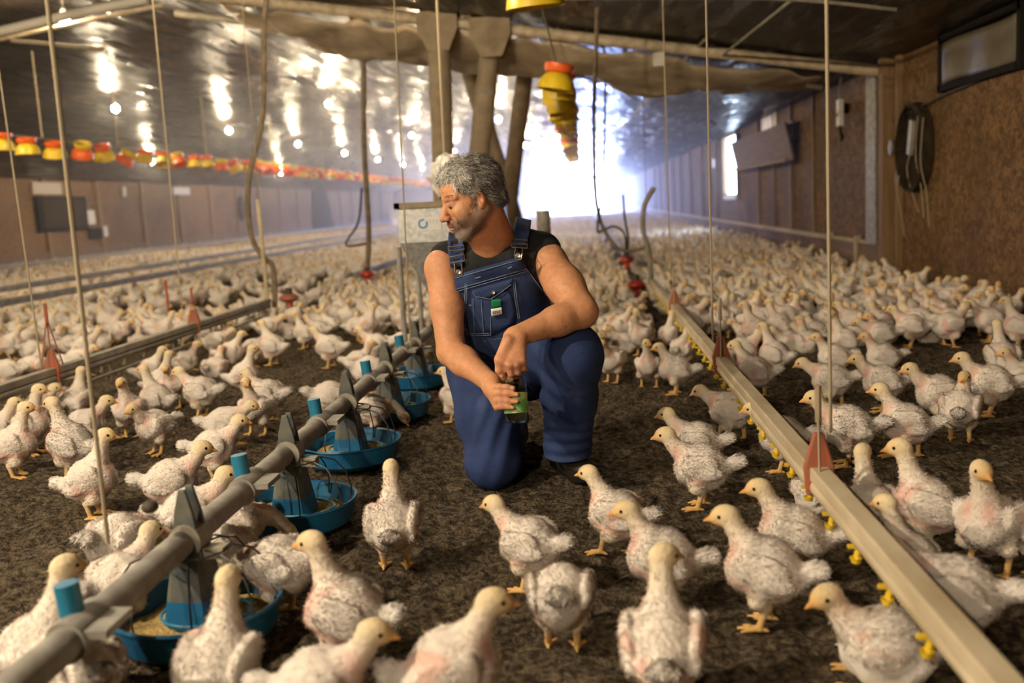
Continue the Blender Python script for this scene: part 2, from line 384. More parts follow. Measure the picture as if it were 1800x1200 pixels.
lamp_pos = [(-2.5, .7), (-1.55, -3.9), (-1.55, 5.35)] + [(-1.55, 10 + 4.65 * k) for k in range(10)] + [(-4.75, -.2), (-4.75, -5.0), (-4.75, 4.6)] + [(-4.95, 9.45), (-4.75, 18.7), (-4.75, 27.9), (-4.75, 37.2)] + \
           [(-7.0, 5.0), (-7.0, 9.8)] + [(-7.0, 14.6 + 4.8 * k) for k in range(9)] + [(-4.75, 46.5), (-9.6, 21.5), (-9.6, 31.0)]
for (x, y) in lamp_pos:
    z = {-1.55: 2.55, -2.5: 2.68, -4.75: 2.98, -4.95: 2.93, -7.0: 2.66, -9.6: 2.28}[x]
    if y < 8: g = 'lamps above and behind the camera'; lb = 'unseen bare bulb under the black ceiling lighting the foreground'
    else: g = {-2.5: '', -1.55: 'lamps in the row past the tan posts', -4.75: 'lamps along the ridge', -4.95: 'lamps along the ridge', -7.0: 'lamps above the yellow feeder row', -9.6: 'lamps near the left wall'}[x]; lb = {-1.55: 'small distant bright bulb in the row beyond the tan posts', -4.75: 'small distant bright bulb hung along the roof ridge', -4.95: '', -7.0: 'small distant bright bulb in the row over the yellow feeders', -9.6: 'bright bulb low under the ceiling towards the left wall'}[x]
    key = (x, round(y, 2))
    if key in lamp_names: make_lamp(x, y, z, lamp_names[key], g)
    else: make_lamp(x, y, z, lb, g, y < 3)  # the nearest are unseen strong bulbs, added to fill the foreground

# ------------------------------------------------------------------ roof truss, film, posts
YT = 9.35
def rz(x, d=.09): return roof_z(x) - d
tb = empty('roof_truss', (0, YT, 0), label='pale round pipe truss member running under the ceiling to the right wall', cat='truss')
MB().tube([(x, 0, rz(x, .10)) for x in np.linspace(XR - .02, XM + .35, 12)], .052, 14).build('pipe', M['pvc'], tb, smooth=True)
MB().tube([(x, .22, rz(x, .05)) for x in np.linspace(XR - .02, XM + .3, 8)], .03, 8).build('chord', M['tan'], tb, smooth=True)
for gx in (-1.27, -.78):
    g = MB()
    for yy in (-.09, .09):
        zt = rz(gx, .02)
        g.add([(gx - .19, yy, zt), (gx + .19, yy, zt), (gx + .19, yy, zt - .16), (gx + .1, yy, zt - .36), (gx - .1, yy, zt - .36), (gx - .19, yy, zt - .16)], [tuple(range(6))])
    g.box((gx, 0, zt - .01), (.38, .2, .015))
    o = g.build('gusset', M['tan'], tb)
    sm = o.modifiers.new('solid', 'SOLIDIFY'); sm.thickness = .012
prop(MB().tube([(x, 10.55, rz(x, .13)) for x in np.linspace(XR - .3, XM + .3, 10)], .042, 12).build('purlin_pipe', M['pvcdark'], smooth=True), 'thin grey pipe behind the main truss below the dark ceiling', 'pipe')
lb = empty('roof_brace', (0, 0, 0), label='brightly lit pale bar sloping down to the left at upper left', cat='brace')
MB().tube([(-4.05, YT, 3.03), (-4.75, YT, 2.95), (-5.75, YT, 2.80)], .045, 10).build('bar', M['white'], lb, smooth=True)  # white colour carries the nearby bulb's light on the bar
MB().tube([(-3.95, YT + .1, 2.99), (-5.75, YT + .1, 2.76)], .02, 8).build('rail', M['pvc'], lb, smooth=True)
MB().tube([(-5.45, YT, 2.74), (-4.25, YT - .6, 2.49)], .018, 8).build('stay', M['tan'], lb, smooth=True)
MB().box((-5.72, YT, 2.78), (.12, .12, .12)).build('bracket', M['tan'], lb)

def film(xs, y0, y1, depth, seed, ny=14):
    def fz(X, Y):
        s = (Y - y0) / (y1 - y0); e = (X - xs[0]) / (xs[-1] - xs[0])
        base = ZEV + (ZR - ZEV) * (1 - np.abs(X - XM) / (XR - XM)) - .08
        return base - .02 - depth * np.sin(PI * s) ** .7 * np.sin(PI * e) ** .6 * (1 + .5 * hash_noise(X * 1.2, Y * 0, seed)) + .09 * hash_noise(X * 3 + Y * 5, Y * 1.5, seed + 1) + .06 * hash_noise(X * 7 - Y * 6, Y * 2, seed + 2) - .07
    v, f = grid_mesh(xs, np.linspace(y0, y1, ny), fz); return mesh_np('film', v, f)
o = link('plastic_film', film(np.linspace(-3.4, 2.3, 160), 9.45, 10.5, .30, 21, 30), M['sheet']); prop(o, 'sagging brown plastic film draped behind the truss pipe', 'plastic sheet')
o.modifiers.new('s', 'SOLIDIFY').thickness = .004

def post(name, p0, p1, r0, r1, label):
    t = empty(name, (p0[0], p0[1], 0), label=label, cat='post')
    a = Vector(p0) - Vector((p0[0], p0[1], 0)); b = Vector(p1) - Vector((p0[0], p0[1], 0))
    MB().tube([a.lerp(b, k / 8) for k in range(9)], [r0 + (r1 - r0) * k / 8 + .004 * math.sin(k * 2.3) for k in range(9)], 16).build('shaft', M['tan'], t, smooth=True)
    for s in (.42, .8):
        c = a.lerp(b, s); d = (b - a).normalized() * .02
        MB().tube([c - d, c + d], r0 + (r1 - r0) * s + .008, 16).build('band', M['pvcdark'], t, smooth=True)
post('support_post', (-1.34, YT, 0), (-1.27, YT, 2.62), .11, .105, 'upright thick tan post left of the grey-haired man')
post('support_post', (-1.22, YT + .30, 0), (-.78, YT + .05, 2.48), .115, .095, 'thick tan post leaning right, rising straight above the man')
post('support_post', (-.97, 10.72, 0), (-.52, 10.72, 2.46), .10, .09, 'thinner tan post rightmost of the group behind the man')
post('support_post', (-.56, 11.0, 0), (-1.24, 11.0, 2.62), .085, .095, 'tan post leaning left, crossing behind the others')

# ------------------------------------------------------------------ hung up yellow and red chick feeders
def feeder_mesh(body, collar):
    b = MB(); b.lathe([(.0, .055), (.05, .055), (.085, .04), (.115, .0), (.125, -.06), (.122, -.062), (.108, -.005), (.08, .03), (.0, .035)], n=24)
    c = MB(); c.lathe([(.055, .052), (.085, .055), (.098, .08), (.098, .105), (.085, .11), (.07, .085), (.055, .06)], n=24); c.tube([(-.085, 0, .10), (0, 0, .107), (.085, 0, .10)], .004, 5)
    return b, c
fme = {}
def hung_feeder(x, y, z, sw, tilt, rot, label, group, s=1.0):
    t = empty('hanging_feeder', (x, y, z), label=label, cat='feeder', group=group)
    t.rotation_euler = (tilt[0], tilt[1], rot); t.scale = (s, s, s)
    key = sw
    if key not in fme:
        b, c = feeder_mesh(0, 0)
        o1 = b.build('bell', M['orange' if sw else 'yellow'], t, smooth=True); o2 = c.build('collar', M['yellow' if sw else 'orange'], t, smooth=True); fme[key] = (o1, o2)
    else:
        for src in fme[key]:
            o = src.copy(); COL.objects.link(o); o.parent = t
    return t
row = [(3, 250, 0), (48, 258, 0), (96, 264, 0), (145, 264, 1), (182, 268, 0), (220, 277, 1), (253, 275, 0), (288, 280, 0), (314, 281, 1), (343, 284, 0), (364, 285, 0), (389, 290, 1), (412, 291, 0), (433, 292, 0), (452, 291, 1), (468, 295, 1), (484, 294, 1)]
names = ['yellow feeder cut by the left edge of the picture in the hanging row', 'first fully seen yellow bell feeder of the hanging row', 'second yellow bell feeder of the hanging row, behind the blurred cord', 'orange bell feeder with yellow collar, third in the row', 'yellow bell feeder right after the first orange one', 'second orange bell feeder with a yellow collar', 'yellow bell feeder tipped on its side after the second orange one', 'yellow bell feeder crossed by the thin twine', 'third orange bell feeder just right of the twine']
for i, (px, py, sw) in enumerate(row):
    p = onX(px, py, -6.35)
    lb_ = names[i] if i < len(names) else ('small orange hanging feeder in the receding row near the long hose' if sw else 'small yellow hanging feeder in the receding row near the long hose')
    hung_feeder(p[0], p[1], p[2] - .02, sw, (rnd.uniform(-.35, .35), rnd.uniform(-.5, .5)), rnd.uniform(0, 6), lb_, 'yellow and orange feeders hung along the left', 1.12)
y = 20.3
while y < 44:
    y += .55; sw = rnd.random() < .3
    hung_feeder(-6.35 + rnd.uniform(-.04, .04), y, 1.86, sw, (rnd.uniform(-.4, .4), rnd.uniform(-.4, .4)), rnd.uniform(0, 6), 'tiny %s feeder far along the hanging row above the man\'s shoulder' % ('orange' if sw else 'yellow'), 'yellow and orange feeders hung along the left', 1.12)
prop(MB().tube([(-6.35, y_, 1.972) for y_ in np.arange(8, 45, 1.5)], .008, 6).build('feeder_cable', M['cord'], smooth=True), 'cable carrying the long row of yellow and orange feeders', 'cable')
for k, y_ in enumerate([11.3, 13.2, 16.4, 20, 24, 28]):
    prop(MB().tube([(-6.35, y_, 1.99), (-6.35, y_, rz(-6.35, .03))], .01, 6).build('hanger_rope', M['cord'], smooth=True), 'thin rope holding up the yellow feeder row', 'rope', 'ropes of the yellow feeder row')
hung_feeder(-.2, 5.25, 2.0, 0, (.12, -.05), 0, 'big yellow feeder cut by the top edge above the man', 'feeders hung in the centre row', 1.25)
y = 7.75; k = 0; CABLE = []
while y < 24:
    sw = k in (9, 14, 19)
    lbl = ['yellow feeder with orange collar, nearest of the central hanging string', 'second yellow feeder of the central hanging string, right below the nearest'][k] if k < 2 else ('orange feeder in the central hanging string over the far glow' if sw else 'yellow feeder further along the central string that curves to the glow')
    hung_feeder(-.15 + .015 * math.sin(k * 2), y, 1.84 - .03 * math.sin(k * .4), sw, (.25 * math.sin(k * 1.7), .2 * math.cos(k * 2.1)), k * 1.1, lbl, 'feeders hung in the centre row', 1.18)
    CABLE.append((-.15 + .015 * math.sin(k * 2), y, 1.84 - .03 * math.sin(k * .4) + .125)); y += .42 + k * .012; k += 1
prop(MB().tube([(-.15, 4.8, 2.16), (-.2, 5.25, 2.122)] + CABLE + [(-.15, 26, 2.0)], .006, 6).build('feeder_cable', M['cord'], smooth=True), 'cable carrying the central string of yellow feeders', 'cable')
for y_ in (5.25, 9.4, 14, 20, 25.5):
    prop(MB().tube([(-.15, y_, 2.02), (-.15, y_, rz(-.15, .03))], .005, 6).build('hanger_rope', M['cord'], smooth=True), 'thin rope holding up the central yellow feeder string', 'rope', 'ropes of the central feeder string')

# ------------------------------------------------------------------ feed hopper behind the man
hp = empty('feed_hopper', (-.70, 5.36, 0), label='grey galvanised feed hopper with a sticker, behind the man', cat='hopper')
def frustum(z0, z1, a0, b0, a1, b1): return ([(-a0, -b0, z0), (a0, -b0, z0), (a0, b0, z0), (-a0, b0, z0), (-a1, -b1, z1), (a1, -b1, z1), (a1, b1, z1), (-a1, b1, z1)], [(0, 3, 2, 1), (0, 1, 5, 4), (1, 2, 6, 5), (2, 3, 7, 6), (3, 0, 4, 7)])
h = MB(); h.add(*frustum(.74, .93, .27, .27, .27, .27)); h.add(*frustum(.26, .74, .07, .07, .27, .27)); h.build('bin', M['galv'], hp)
h = MB()
for sx, sy, dx, dy in ((0, -.27, .57, .03), (0, .27, .57, .03), (-.27, 0, .03, .57), (.27, 0, .03, .57)): h.box((sx, sy, .935), (dx, dy, .03))
h.build('rim', M['tan'], hp)
MB().box((0, 0, .925), (.52, .52, .012)).build('dust_cover', M['tan'], hp)
for sx in (-.275, .275):
    for sy in (-.275, .275): MB().tube([(sx, sy, .72), (sx * 1.0, sy * 1.0, 0)], .014, 8).build('leg', M['galvdull'], hp)
st = MB().box((-.105, -.2725, .835), (.13, .004, .072)).build('sticker', M['paper'], hp)
rg = MB()
NN = 28; vv = []; ff = []
for k in range(NN + 1):
    a = math.radians(70) + k / NN * math.radians(320)
    for r in (.016, .026): vv.append((-.137 + r * math.cos(a), -.2755, .836 + r * math.sin(a)))
for k in range(NN): ff.append((2 * k, 2 * k + 1, 2 * k + 3, 2 * k + 2))
rg.add(vv, ff); rg.build('ring_logo', mat('logo_blue', (.05, .25, .55), .6), st)
tx = MB()
for i_, xw in enumerate((.012, .010, .012)): tx.box((-.098 + i_ * .018, -.2755, .850), (xw, .001, .004)); tx.box((-.098 + i_ * .018, -.2755, .842), (.003, .001, .014))
tx.build('faint_print', mat('print_grey', (.45, .5, .58), .7), st)
# crumpled clear bag tied round the fill tube
bm = bmesh.new(); bmesh.ops.create_icosphere(bm, subdivisions=4, radius=1)
for v_ in bm.verts:
    c = v_.co; n_ = .18 * math.sin(9 * c.x + 5 * c.z) * math.sin(7 * c.y + 4 * c.z) + .1 * math.sin(17 * c.z + 13 * c.x)
    v_.co = Vector((c.x * .105 * (1 + n_), c.y * .10 * (1 + n_), c.z * .135 * (1 + n_ * .6)))
me = bpy.data.meshes.new('bag'); bm.to_mesh(me); bm.free(); me.polygons.foreach_set('use_smooth', [True] * len(me.polygons))
bagm = mat('clear_bag', (.80, .76, .70), .25, bump=.5, bscale=12); bagm.node_tree.nodes['Principled BSDF'].inputs['Transmission Weight'].default_value = .35
prop(link('plastic_bag', me, bagm, loc=(-.72, 5.36, 1.07)), 'crumpled whitish plastic bag bunched on the hopper beside the hair', 'bag')
prop(MB().tube([(-.25, 6.3, .0), (-.25, 6.3, .86)], .045, 14).build('grey_pipe', M['galvdull'], smooth=True), 'short upright grey pipe showing right of the man\'s neck', 'pipe')

# ------------------------------------------------------------------ feeder line with blue pans
FX, FZ = -.895, .228
fl = empty('feeder_line', (FX, 0, 0), label='long grey feed pipe with blue couplings running from lower left to the man', cat='feeder line')
MB().tube([(0, y_, FZ) for y_ in (.75, 1.6, 2.4, 3.2, 4.2, 5.36)], .030, 18).build('pipe', M['galvdull'], fl, smooth=True)
for yc in (1.53, 2.38, 3.09, 3.86, 4.6):
    c = MB()
    c.tube([(0, yc - .055, FZ), (0, yc + .055, FZ)], .037, 18)
    c.box((.045, yc, FZ + .012), (.05, .10, .014)); c.box((-.03, yc, FZ - .035), (.03, .09, .02))
    o = c.build('coupling', M['galvdull'], fl, smooth=True)
    MB().tube([(-.012, yc, FZ + .025), (-.018, yc, FZ + .085)], .021, 14).build('stub', M['teal'], o, smooth=True)
def make_pan(loc, rot, label):
    t = empty('pan_feeder', loc, rot, label=label, cat='feeder', group='blue pan feeders on the grey feed pipe')
    MB().lathe([(.0, .012), (.13, .012), (.165, .03), (.178, .085), (.186, .088), (.188, .082), (.182, .078), (.17, .022), (.14, .0), (.0, .0)], n=48).build('pan', M['blue'], t, smooth=True)
    b = MB()
    N_ = 40; R_ = .158
    vv = [(0, 0, .046)]; ff = []
    for q, rr in enumerate((.05, .09, .13, .163)):
        for k in range(N_):
            a = 2 * PI * k / N_; vv.append((rr * math.cos(a), rr * math.sin(a), .042 - q * .003 + .006 * math.sin(5 * a + q) + rnd.uniform(-.003, .003)))
    for k in range(N_): ff.append((0, 1 + k, 1 + (k + 1) % N_))
    for q in range(3):
        for k in range(N_): ff.append((1 + q * N_ + k, 1 + (q + 1) * N_ + k, 1 + (q + 1) * N_ + (k + 1) % N_, 1 + q * N_ + (k + 1) % N_))
    b.add(vv, ff); b.build('feed', M['feed'], t, smooth=True)
    # tower: four-sided flared cone, dusty above, clean blue below
    def sec(z): s = (z - .03) / (FZ + .0 - .03); return .062 * (1 - s) + .030 * s
    lo = MB(); up = MB()
    for dst, z0, z1 in ((lo, .03, .10), (up, .10, FZ + .01)):
        V = []; F = []
        for z in np.linspace(z0, z1, 5):
            s_ = sec(z); q = s_ * .72
            V += [(s_, -q, z), (s_, q, z), (q, s_, z), (-q, s_, z), (-s_, q, z), (-s_, -q, z), (-q, -s_, z), (q, -s_, z)]
        for i in range(4):
            for k in range(8): F.append((i * 8 + k, i * 8 + (k + 1) % 8, (i + 1) * 8 + (k + 1) % 8, (i + 1) * 8 + k))
        dst.add(V, F)
    lo.build('cone', M['blue'], t); up.build('cone_top', M['bluedark'], t)
    sp = MB()
    for yy in (-.018, .018):
        sp.add([(-.030, yy - .007, FZ), (.030, yy - .007, FZ), (.022, yy - .006, FZ + .06), (.008, yy - .004, FZ + .115), (-.008, yy - .004, FZ + .115), (-.022, yy - .006, FZ + .06),
                (-.030, yy + .007, FZ), (.030, yy + .007, FZ), (.022, yy + .006, FZ + .06), (.008, yy + .004, FZ + .115), (-.008, yy + .004, FZ + .115), (-.022, yy + .006, FZ + .06)],
               [(0, 1, 2, 3, 4, 5), (11, 10, 9, 8, 7, 6)] + [(i, i + 6, (i + 1) % 6 + 6, (i + 1) % 6) for i in range(6)])
    sp.build('spike', M['bluedark'], t, bevel=.003)
    cl = MB(); cl.tube([(0, -.03, FZ), (0, .03, FZ)], .038, 16); cl.box((.05, 0, FZ - .03), (.06, .035, .025)); cl.build('clamp', M['pvcdark'], t, smooth=True)
    g = MB()
    for k in range(8):
        a = 2 * PI * (k + .5) / 8; ca, sa = math.cos(a), math.sin(a)
        pr = [(.035, .205), (.08, .205), (.128, .188), (.158, .15), (.172, .10), (.165, .055)]
        g.tube([(r * ca, r * sa, z) for r, z in pr], .0024, 5)
    g.tube([(.085 * math.cos(a), .085 * math.sin(a), .205) for a in np.linspace(0, 2 * PI, 25)[:-1]], .0022, 5, closed=True)
    g.build('wire_grill', M['wire'], t, smooth=True)
    MB().tube([(.10 * math.cos(a) + .02, .08 * math.sin(a), .058) for a in np.linspace(0, 2 * PI, 25)[:-1]], .0035, 6, closed=True).build('wire_ring', M['teal'], t, smooth=True)
    return t
for i, (yc, lb_) in enumerate([(1.98, 'blue pan feeder nearest the lower left corner, full of yellow feed'), (2.71, 'second nearest blue pan feeder, left of the lone white chick seen from behind'), (3.42, 'third blue pan feeder along the grey pipe'), (4.14, 'fourth blue pan feeder, left of the thin chick beside the man'), (4.88, 'farthest blue pan feeder, partly behind the man\'s arm')]):
    make_pan((FX + .01, yc, .004), rnd.uniform(-.1, .1), lb_)

# ------------------------------------------------------------------ drinker lines
def drinker_line(x, y0, y1, z, label, pm, nip=.2, hang=(), side=-1, spikes=False, fine=True):
    t = empty('drinker_line', (x, 0, 0), label=label, cat='drinker line')
    nn = max(3, int((y1 - y0) / 1.2)); yy = np.linspace(y0, y1, nn)
    MB().tube([(.006 * math.sin(a * 2.1), a, z) for a in yy], .021, 12).build('water_pipe', M[pm], t, smooth=True)
    MB().box((0, (y0 + y1) / 2, z + .034), (.046, y1 - y0, .034)).build('rail', M[pm], t, bevel=.004)
    if fine:
        n = 0
        for a in np.arange(y0 + .12, min(y1, y0 + 9), nip):
            n += 1
            b = MB(); b.tube([(0, a, z - .012), (side * .006, a, z - .045)], .007, 8)
            b.lathe([(.0, -.058), (.009, -.058), (.013, -.046), (.011, -.046), (.008, -.053), (.0, -.053)], (side * .008, a, z), 10)
            b.box((side * .014, a, z - .022), (.022, .010, .007))
            b.build('nipple', M['yellow'] if not spikes else M['pvc'], t, smooth=True)
            if n > 70: break
    if spikes:
        w = MB(); w.tube([(0, a, z - .075) for a in yy], .008, 8)
        for a in np.arange(y0, y1, .045): w.tube([(0, a, z - .07), (rnd.uniform(-.01, .01), a + rnd.uniform(-.02, .02), z - .07 - rnd.uniform(.015, .045))], .0022, 4)
        for a in np.arange(y0 + .3, y1, .8): w.tube([(0, a, z), (0, a, z - .07)], .006, 6)
        w.build('lower_wire', M['pvcdark'], t, smooth=True)
    for (hy, rm) in hang:
        b = MB()
        b.add([(-.03, hy - .010, z - .02), (.03, hy - .010, z - .02), (.036, hy - .010, z + .05), (.012, hy - .008, z + .135), (-.012, hy - .008, z + .135), (-.036, hy - .010, z + .05),
               (-.03, hy + .010, z - .02), (.03, hy + .010, z - .02), (.036, hy + .010, z + .05), (.012, hy + .008, z + .135), (-.012, hy + .008, z + .135), (-.036, hy + .010, z + .05)],
              [(0, 1, 2, 3, 4, 5), (11, 10, 9, 8, 7, 6)] + [(i, i + 6, (i + 1) % 6 + 6, (i + 1) % 6) for i in range(6)])
        b.build('hanger', M[rm], t, bevel=.004)
    return t
drinker_line(.545, .8, 7.85, .20, 'tan drinker pipe running from the man\'s right towards the lower right corner', 'pvc', .21, [(2.32, 'reddull'), (3.98, 'reddull'), (6.0, 'reddull')])
drinker_line(.49, 10.4, 58, .24, 'drinker pipe lost in the dense flock beyond the red regulators', 'pvcdark', fine=False)
drinker_line(-2.53, 2.2, 7.55, .215, 'grey drinker pipe with dirty hanging fringe at left, ending at the red regulator', 'pvcdark', .25, [(4.35, 'reddull'), (6.05, 'reddull')], spikes=True)
drinker_line(-2.48, 10.3, 40, .22, 'dusty drinker pipe behind the hopper, left of the man', 'pvcdark', .3, [], spikes=False)
for (px_, xx, z_, lb_) in ((0, -10.2, .27, 'pale pipe running low along the left wall, farthest of three'), (0, -6.45, .26, 'middle one of three low pipes before the left wall'), (0, -5.3, .25, 'nearest of the three low pipes before the left wall')):
    drinker_line(xx, 7.0 if xx > -8 else 14, 60, z_, lb_, 'pvcdark', fine=False)

def regulator(x, y, z, label, rm='red', tubes=True):
    t = empty('water_regulator', (x, y, 0), label=label, cat='regulator', group='red water regulators of the drinker lines')
    MB().lathe([(.0, z + .055), (.05, z + .05), (.075, z + .03), (.078, z + .012), (.06, z - .005), (.03, z - .02), (.03, z - .07), (.0, z - .07)], n=28).build('bowl', M[rm], t, smooth=True)
    MB().lathe([(.0, z + .10), (.028, z + .10), (.032, z + .05), (.0, z + .05)], n=18).build('cap', M['hosedark'], t, smooth=True)
    MB().box((0, 0, (z - .07) / 2), (.03, .03, z - .07)).build('foot', M['dark'], t)
    return t
regulator(-2.40, 7.68, .235, 'dusky red regulator at the end of the left drinker pipe, under the long hose', 'reddull')
regulator(-2.28, 10.05, .245, 'bright red regulator left of the hopper, among the chickens', 'red')
regulator(.44, 10.1, .26, 'red regulator under the looping hose right of the man')
regulator(.40, 7.75, .205, 'red regulator at the far end of the tan drinker pipe')

# ------------------------------------------------------------------ hoses, cords and twine
def line(name, pts, r, m, label, cat, n=8):
    P = [Vector(p) for p in pts]
    if len(P) > 2:                                        # smooth through the points
        Q = []
        for i in range(len(P) - 1):
            a = P[max(i - 1, 0)]; b = P[i]; c = P[i + 1]; d = P[min(i + 2, len(P) - 1)]
            for k in range(6):
                s = k / 6; Q.append(.5 * ((2 * b) + (c - a) * s + (2 * a - 5 * b + 4 * c - d) * s * s + (3 * b - a - 3 * c + d) * s ** 3))
        P = Q + [P[-1]]
    return prop(MB().tube(P, r, n).build(name, M[m], smooth=True), label, cat)
def Lp(px, Y): return [tuple(onY(x, y, Y)) for x, y in px]
top = lambda x, y: (x, y, rz(x, .07))
line('supply_hose', [top(-2.27, 7.6)] + Lp([(465, 30), (462, 200), (437, 320), (441, 410), (462, 452), (480, 470), (483, 540)], 7.66), .022, 'hose', 'long tan hose hanging to the left dusky red regulator', 'hose')
line('riser_tube', Lp([(453, 350), (462, 440), (472, 545)], 7.6), .017, 'pvc', 'corrugated pale tube standing on the left drinker pipe end', 'tube')
line('supply_hose', [top(-2.25, 10.0)] + Lp([(637, 60), (640, 250), (648, 400), (646, 470)], 10.0), .028, 'hose', 'tan hose dropping straight to the bright red regulator beside the hopper', 'hose')
line('slack_hose', Lp([(636, 330), (630, 390), (608, 430), (645, 428)], 10.02), .012, 'hosedark', 'thin dark hose bent in an elbow left of the hopper', 'hose')
line('supply_hose', Lp([(1050, 14)], 8.0) + Lp([(1047, 110)], 8.35) + Lp([(1044, 200)], 8.75) + Lp([(1046, 330)], 9.3) + Lp([(1056, 390), (1080, 430), (1100, 441), (1130, 436), (1141, 425)], 9.8), .018, 'hose', 'brown hose dropping and curving in a wide loop right of the man', 'hose')
line('supply_hose', [top(.25, 9.9)] + Lp([(1064, 110), (1060, 320), (1050, 402), (1062, 403), (1080, 398), (1097, 410), (1101, 440), (1102, 456)], 9.9), .012, 'hosedark', 'thin dark hose falling beside the brown one to the red regulator', 'hose')
line('riser_tube', Lp([(1095, 342), (1098, 380), (1104, 420), (1101, 452)], 10.0), .012, 'hosedark', 'thin dark riser standing above the looped hose regulator', 'tube')
cor = Lp([(1149, 330), (1133, 360), (1130, 400), (1140, 440), (1144, 480), (1144, 500)], 7.85)
cr = line('corrugated_hose', cor, .019, 'pvcdark', 'ribbed hose rising with a hooked tip from the tan drinker pipe end', 'hose')
me_ = cr.data
rb = MB()
cc = [Vector(p) for p in cor]
for i in range(len(cc) - 1):
    for k in range(7):
        p = cc[i].lerp(cc[i + 1], k / 7); d = (cc[i + 1] - cc[i]).normalized() * .004
        rb.tube([p - d, p + d], .025, 10)
rb.build('hose_rib', M['pvcdark'], cr, smooth=True)

def cord(px_top, px_bot, Y, r, label, cat='cord', name='hanging_twine', m='cord', z0=None):
    a = onY(*px_top, Y); b = onY(*px_bot, Y)
    d = (a - b) / (a[2] - b[2]); zt = rz(a[0], .06); a2 = b + d * (zt - b[2])
    return prop(MB().tube([tuple(a2), tuple(a), tuple(b)], r, 6).build(name, M[m], smooth=True), label, cat)
cord((2, 150), (75, 660), 4.35, .0045, 'thin twine hanging to the hanger at far left of the drinker pipe')
cord((90, 60), (190, 955), 1.9, .0045, 'thick blurred cord hanging down to the near end of the feed pipe')
cord((268, 0), (320, 540), 6.05, .005, 'thin pale twine from the ceiling to the middle of the left drinker pipe')
cord((425, 0), (456, 350), 7.55, .004, 'thin twine left of the long tan hose')
cord((693, 0), (722, 610), 4.65, .004, 'thin twine falling past the hopper\'s left side to the feed pipe')
cord((768, 0), (782, 290), 6.2, .009, 'tan cord hanging in front of the upright post')
cord((1165, 0), (1178, 470), 6.0, .0045, 'thin twine above the far hanger of the tan drinker pipe')
cord((1241, 0), (1253, 600), 3.98, .0045, 'thin twine above the middle hanger of the tan drinker pipe')
cord((1453, 0), (1460, 760), 2.35, .0045, 'blurred cord hanging to the near hanger of the tan drinker pipe')
cord((1126, 0), (1136, 360), 11, .005, 'faint thin twine before the far ceiling, right of the looped hose')
# bridles: the short strings that spread from each cord to the pipe
def bridle(x, y, zt, zb, sp, m, label, n=3):
    b = MB()
    for k in range(n):
        s = (k / (n - 1) - .5) * 2 if n > 1 else 0
        b.tube([(x, y, zt), (x + .01 * s, y + s * sp, zb)], .0035, 5)
    b.tube([(x, y, zt + .07), (x, y, zt - .02)], .008, 6)
    prop(b.build('hanger_bridle', M[m], smooth=True), label, 'bridle')
bridle(.545, 3.98, .42, .24, .07, 'cord', 'three short strings spreading to the middle of the tan drinker pipe')
bridle(.545, 2.32, .38, .24, .05, 'tan', 'blurred strings above the red hanger nearest the lower right')
bridle(-2.53, 4.35, .50, .24, .09, 'reddull', 'reddish strings spreading to the far left of the drinker pipe')
bridle(-2.53, 6.05, .42, .24, .09, 'reddull', 'reddish strings spreading to the middle of the left drinker pipe')
bridle(.545, 6.0, .40, .24, .06, 'cord', 'short strings at the far hanger of the tan drinker pipe')
prop(MB().ico((-.93, 1.9, .33), .018, 2, sc=(1, 1, .8)).build('cord_knot', M['hosedark'], smooth=True), 'dark knot on the blurred cord above the nearest chicken at left', 'knot')
# upright red rods
prop(MB().tube([(-3.76, 8.45, -.02), (-3.76, 8.45, .40)], .011, 8).build('marker_rod', M['red'], smooth=True), 'thin red rod standing among the chickens at left', 'rod')
p = onZ(1342, 500, 0); prop(MB().tube([(p[0], p[1], 0), (p[0], p[1], .34)], .012, 8).build('marker_rod', M['reddull'], smooth=True), 'thin brown red rod standing in the flock before the right wall', 'rod')

# ------------------------------------------------------------------ things on the right wall
fan = empty('wall_fan', (XR, 8.50, 1.20), label='round black wall fan on the near plywood at right', cat='fan')
MB().lathe([(.0, -.02), (.27, -.02), (.29, .0), (.29, .08), (.27, .09), (.27, .02), (.0, .02)], M=Matrix.Rotation(-PI / 2, 3, 'Y'), n=40).build('shroud', M['black'], fan, loc=(-.01, 0, 0), smooth=True)
b = MB()
for r in np.arange(.05, .27, .03): b.tube([(-.085 - .01 * math.cos(r * 5), r * math.cos(a), r * math.sin(a)) for a in np.linspace(0, 2 * PI, 33)[:-1]], .003, 5, closed=True)
for a in np.linspace(0, PI, 7)[:-1]: b.tube([(-.088, .27 * math.cos(a), .27 * math.sin(a)), (-.095, 0, 0), (-.088, -.27 * math.cos(a), -.27 * math.sin(a))], .0035, 5)
b.build('grille', M['black'], fan, smooth=True); fan.scale = (1, 1.25, 1.28)
b = MB()
for k in range(5):
    a = 2 * PI * k / 5; ca, sa = math.cos(a), math.sin(a)
    b.add([(-.04, .05 * ca, .05 * sa), (-.06, .24 * ca - .06 * sa, .24 * sa + .06 * ca), (-.03, .25 * ca + .06 * sa, .25 * sa - .06 * ca), (-.03, .06 * ca + .03 * sa, .06 * sa - .03 * ca)], [(0, 1, 2, 3)])
bl = b.build('blade', M['black'], fan); bl.modifiers.new('s', 'SOLIDIFY').thickness = .004
MB().lathe([(.0, .0), (.06, .0), (.06, .10), (.0, .1)], M=Matrix.Rotation(-PI / 2, 3, 'Y'), n=20).build('motor', M['dark'], fan, smooth=True)
MB().lathe([(.0, .0), (.05, .0), (.052, .05), (.0, .055)], M=Matrix.Rotation(-PI / 2, 3, 'Y'), n=20).build('dial', M['curtain'], fan, loc=(-.06, .34, .02), smooth=True)
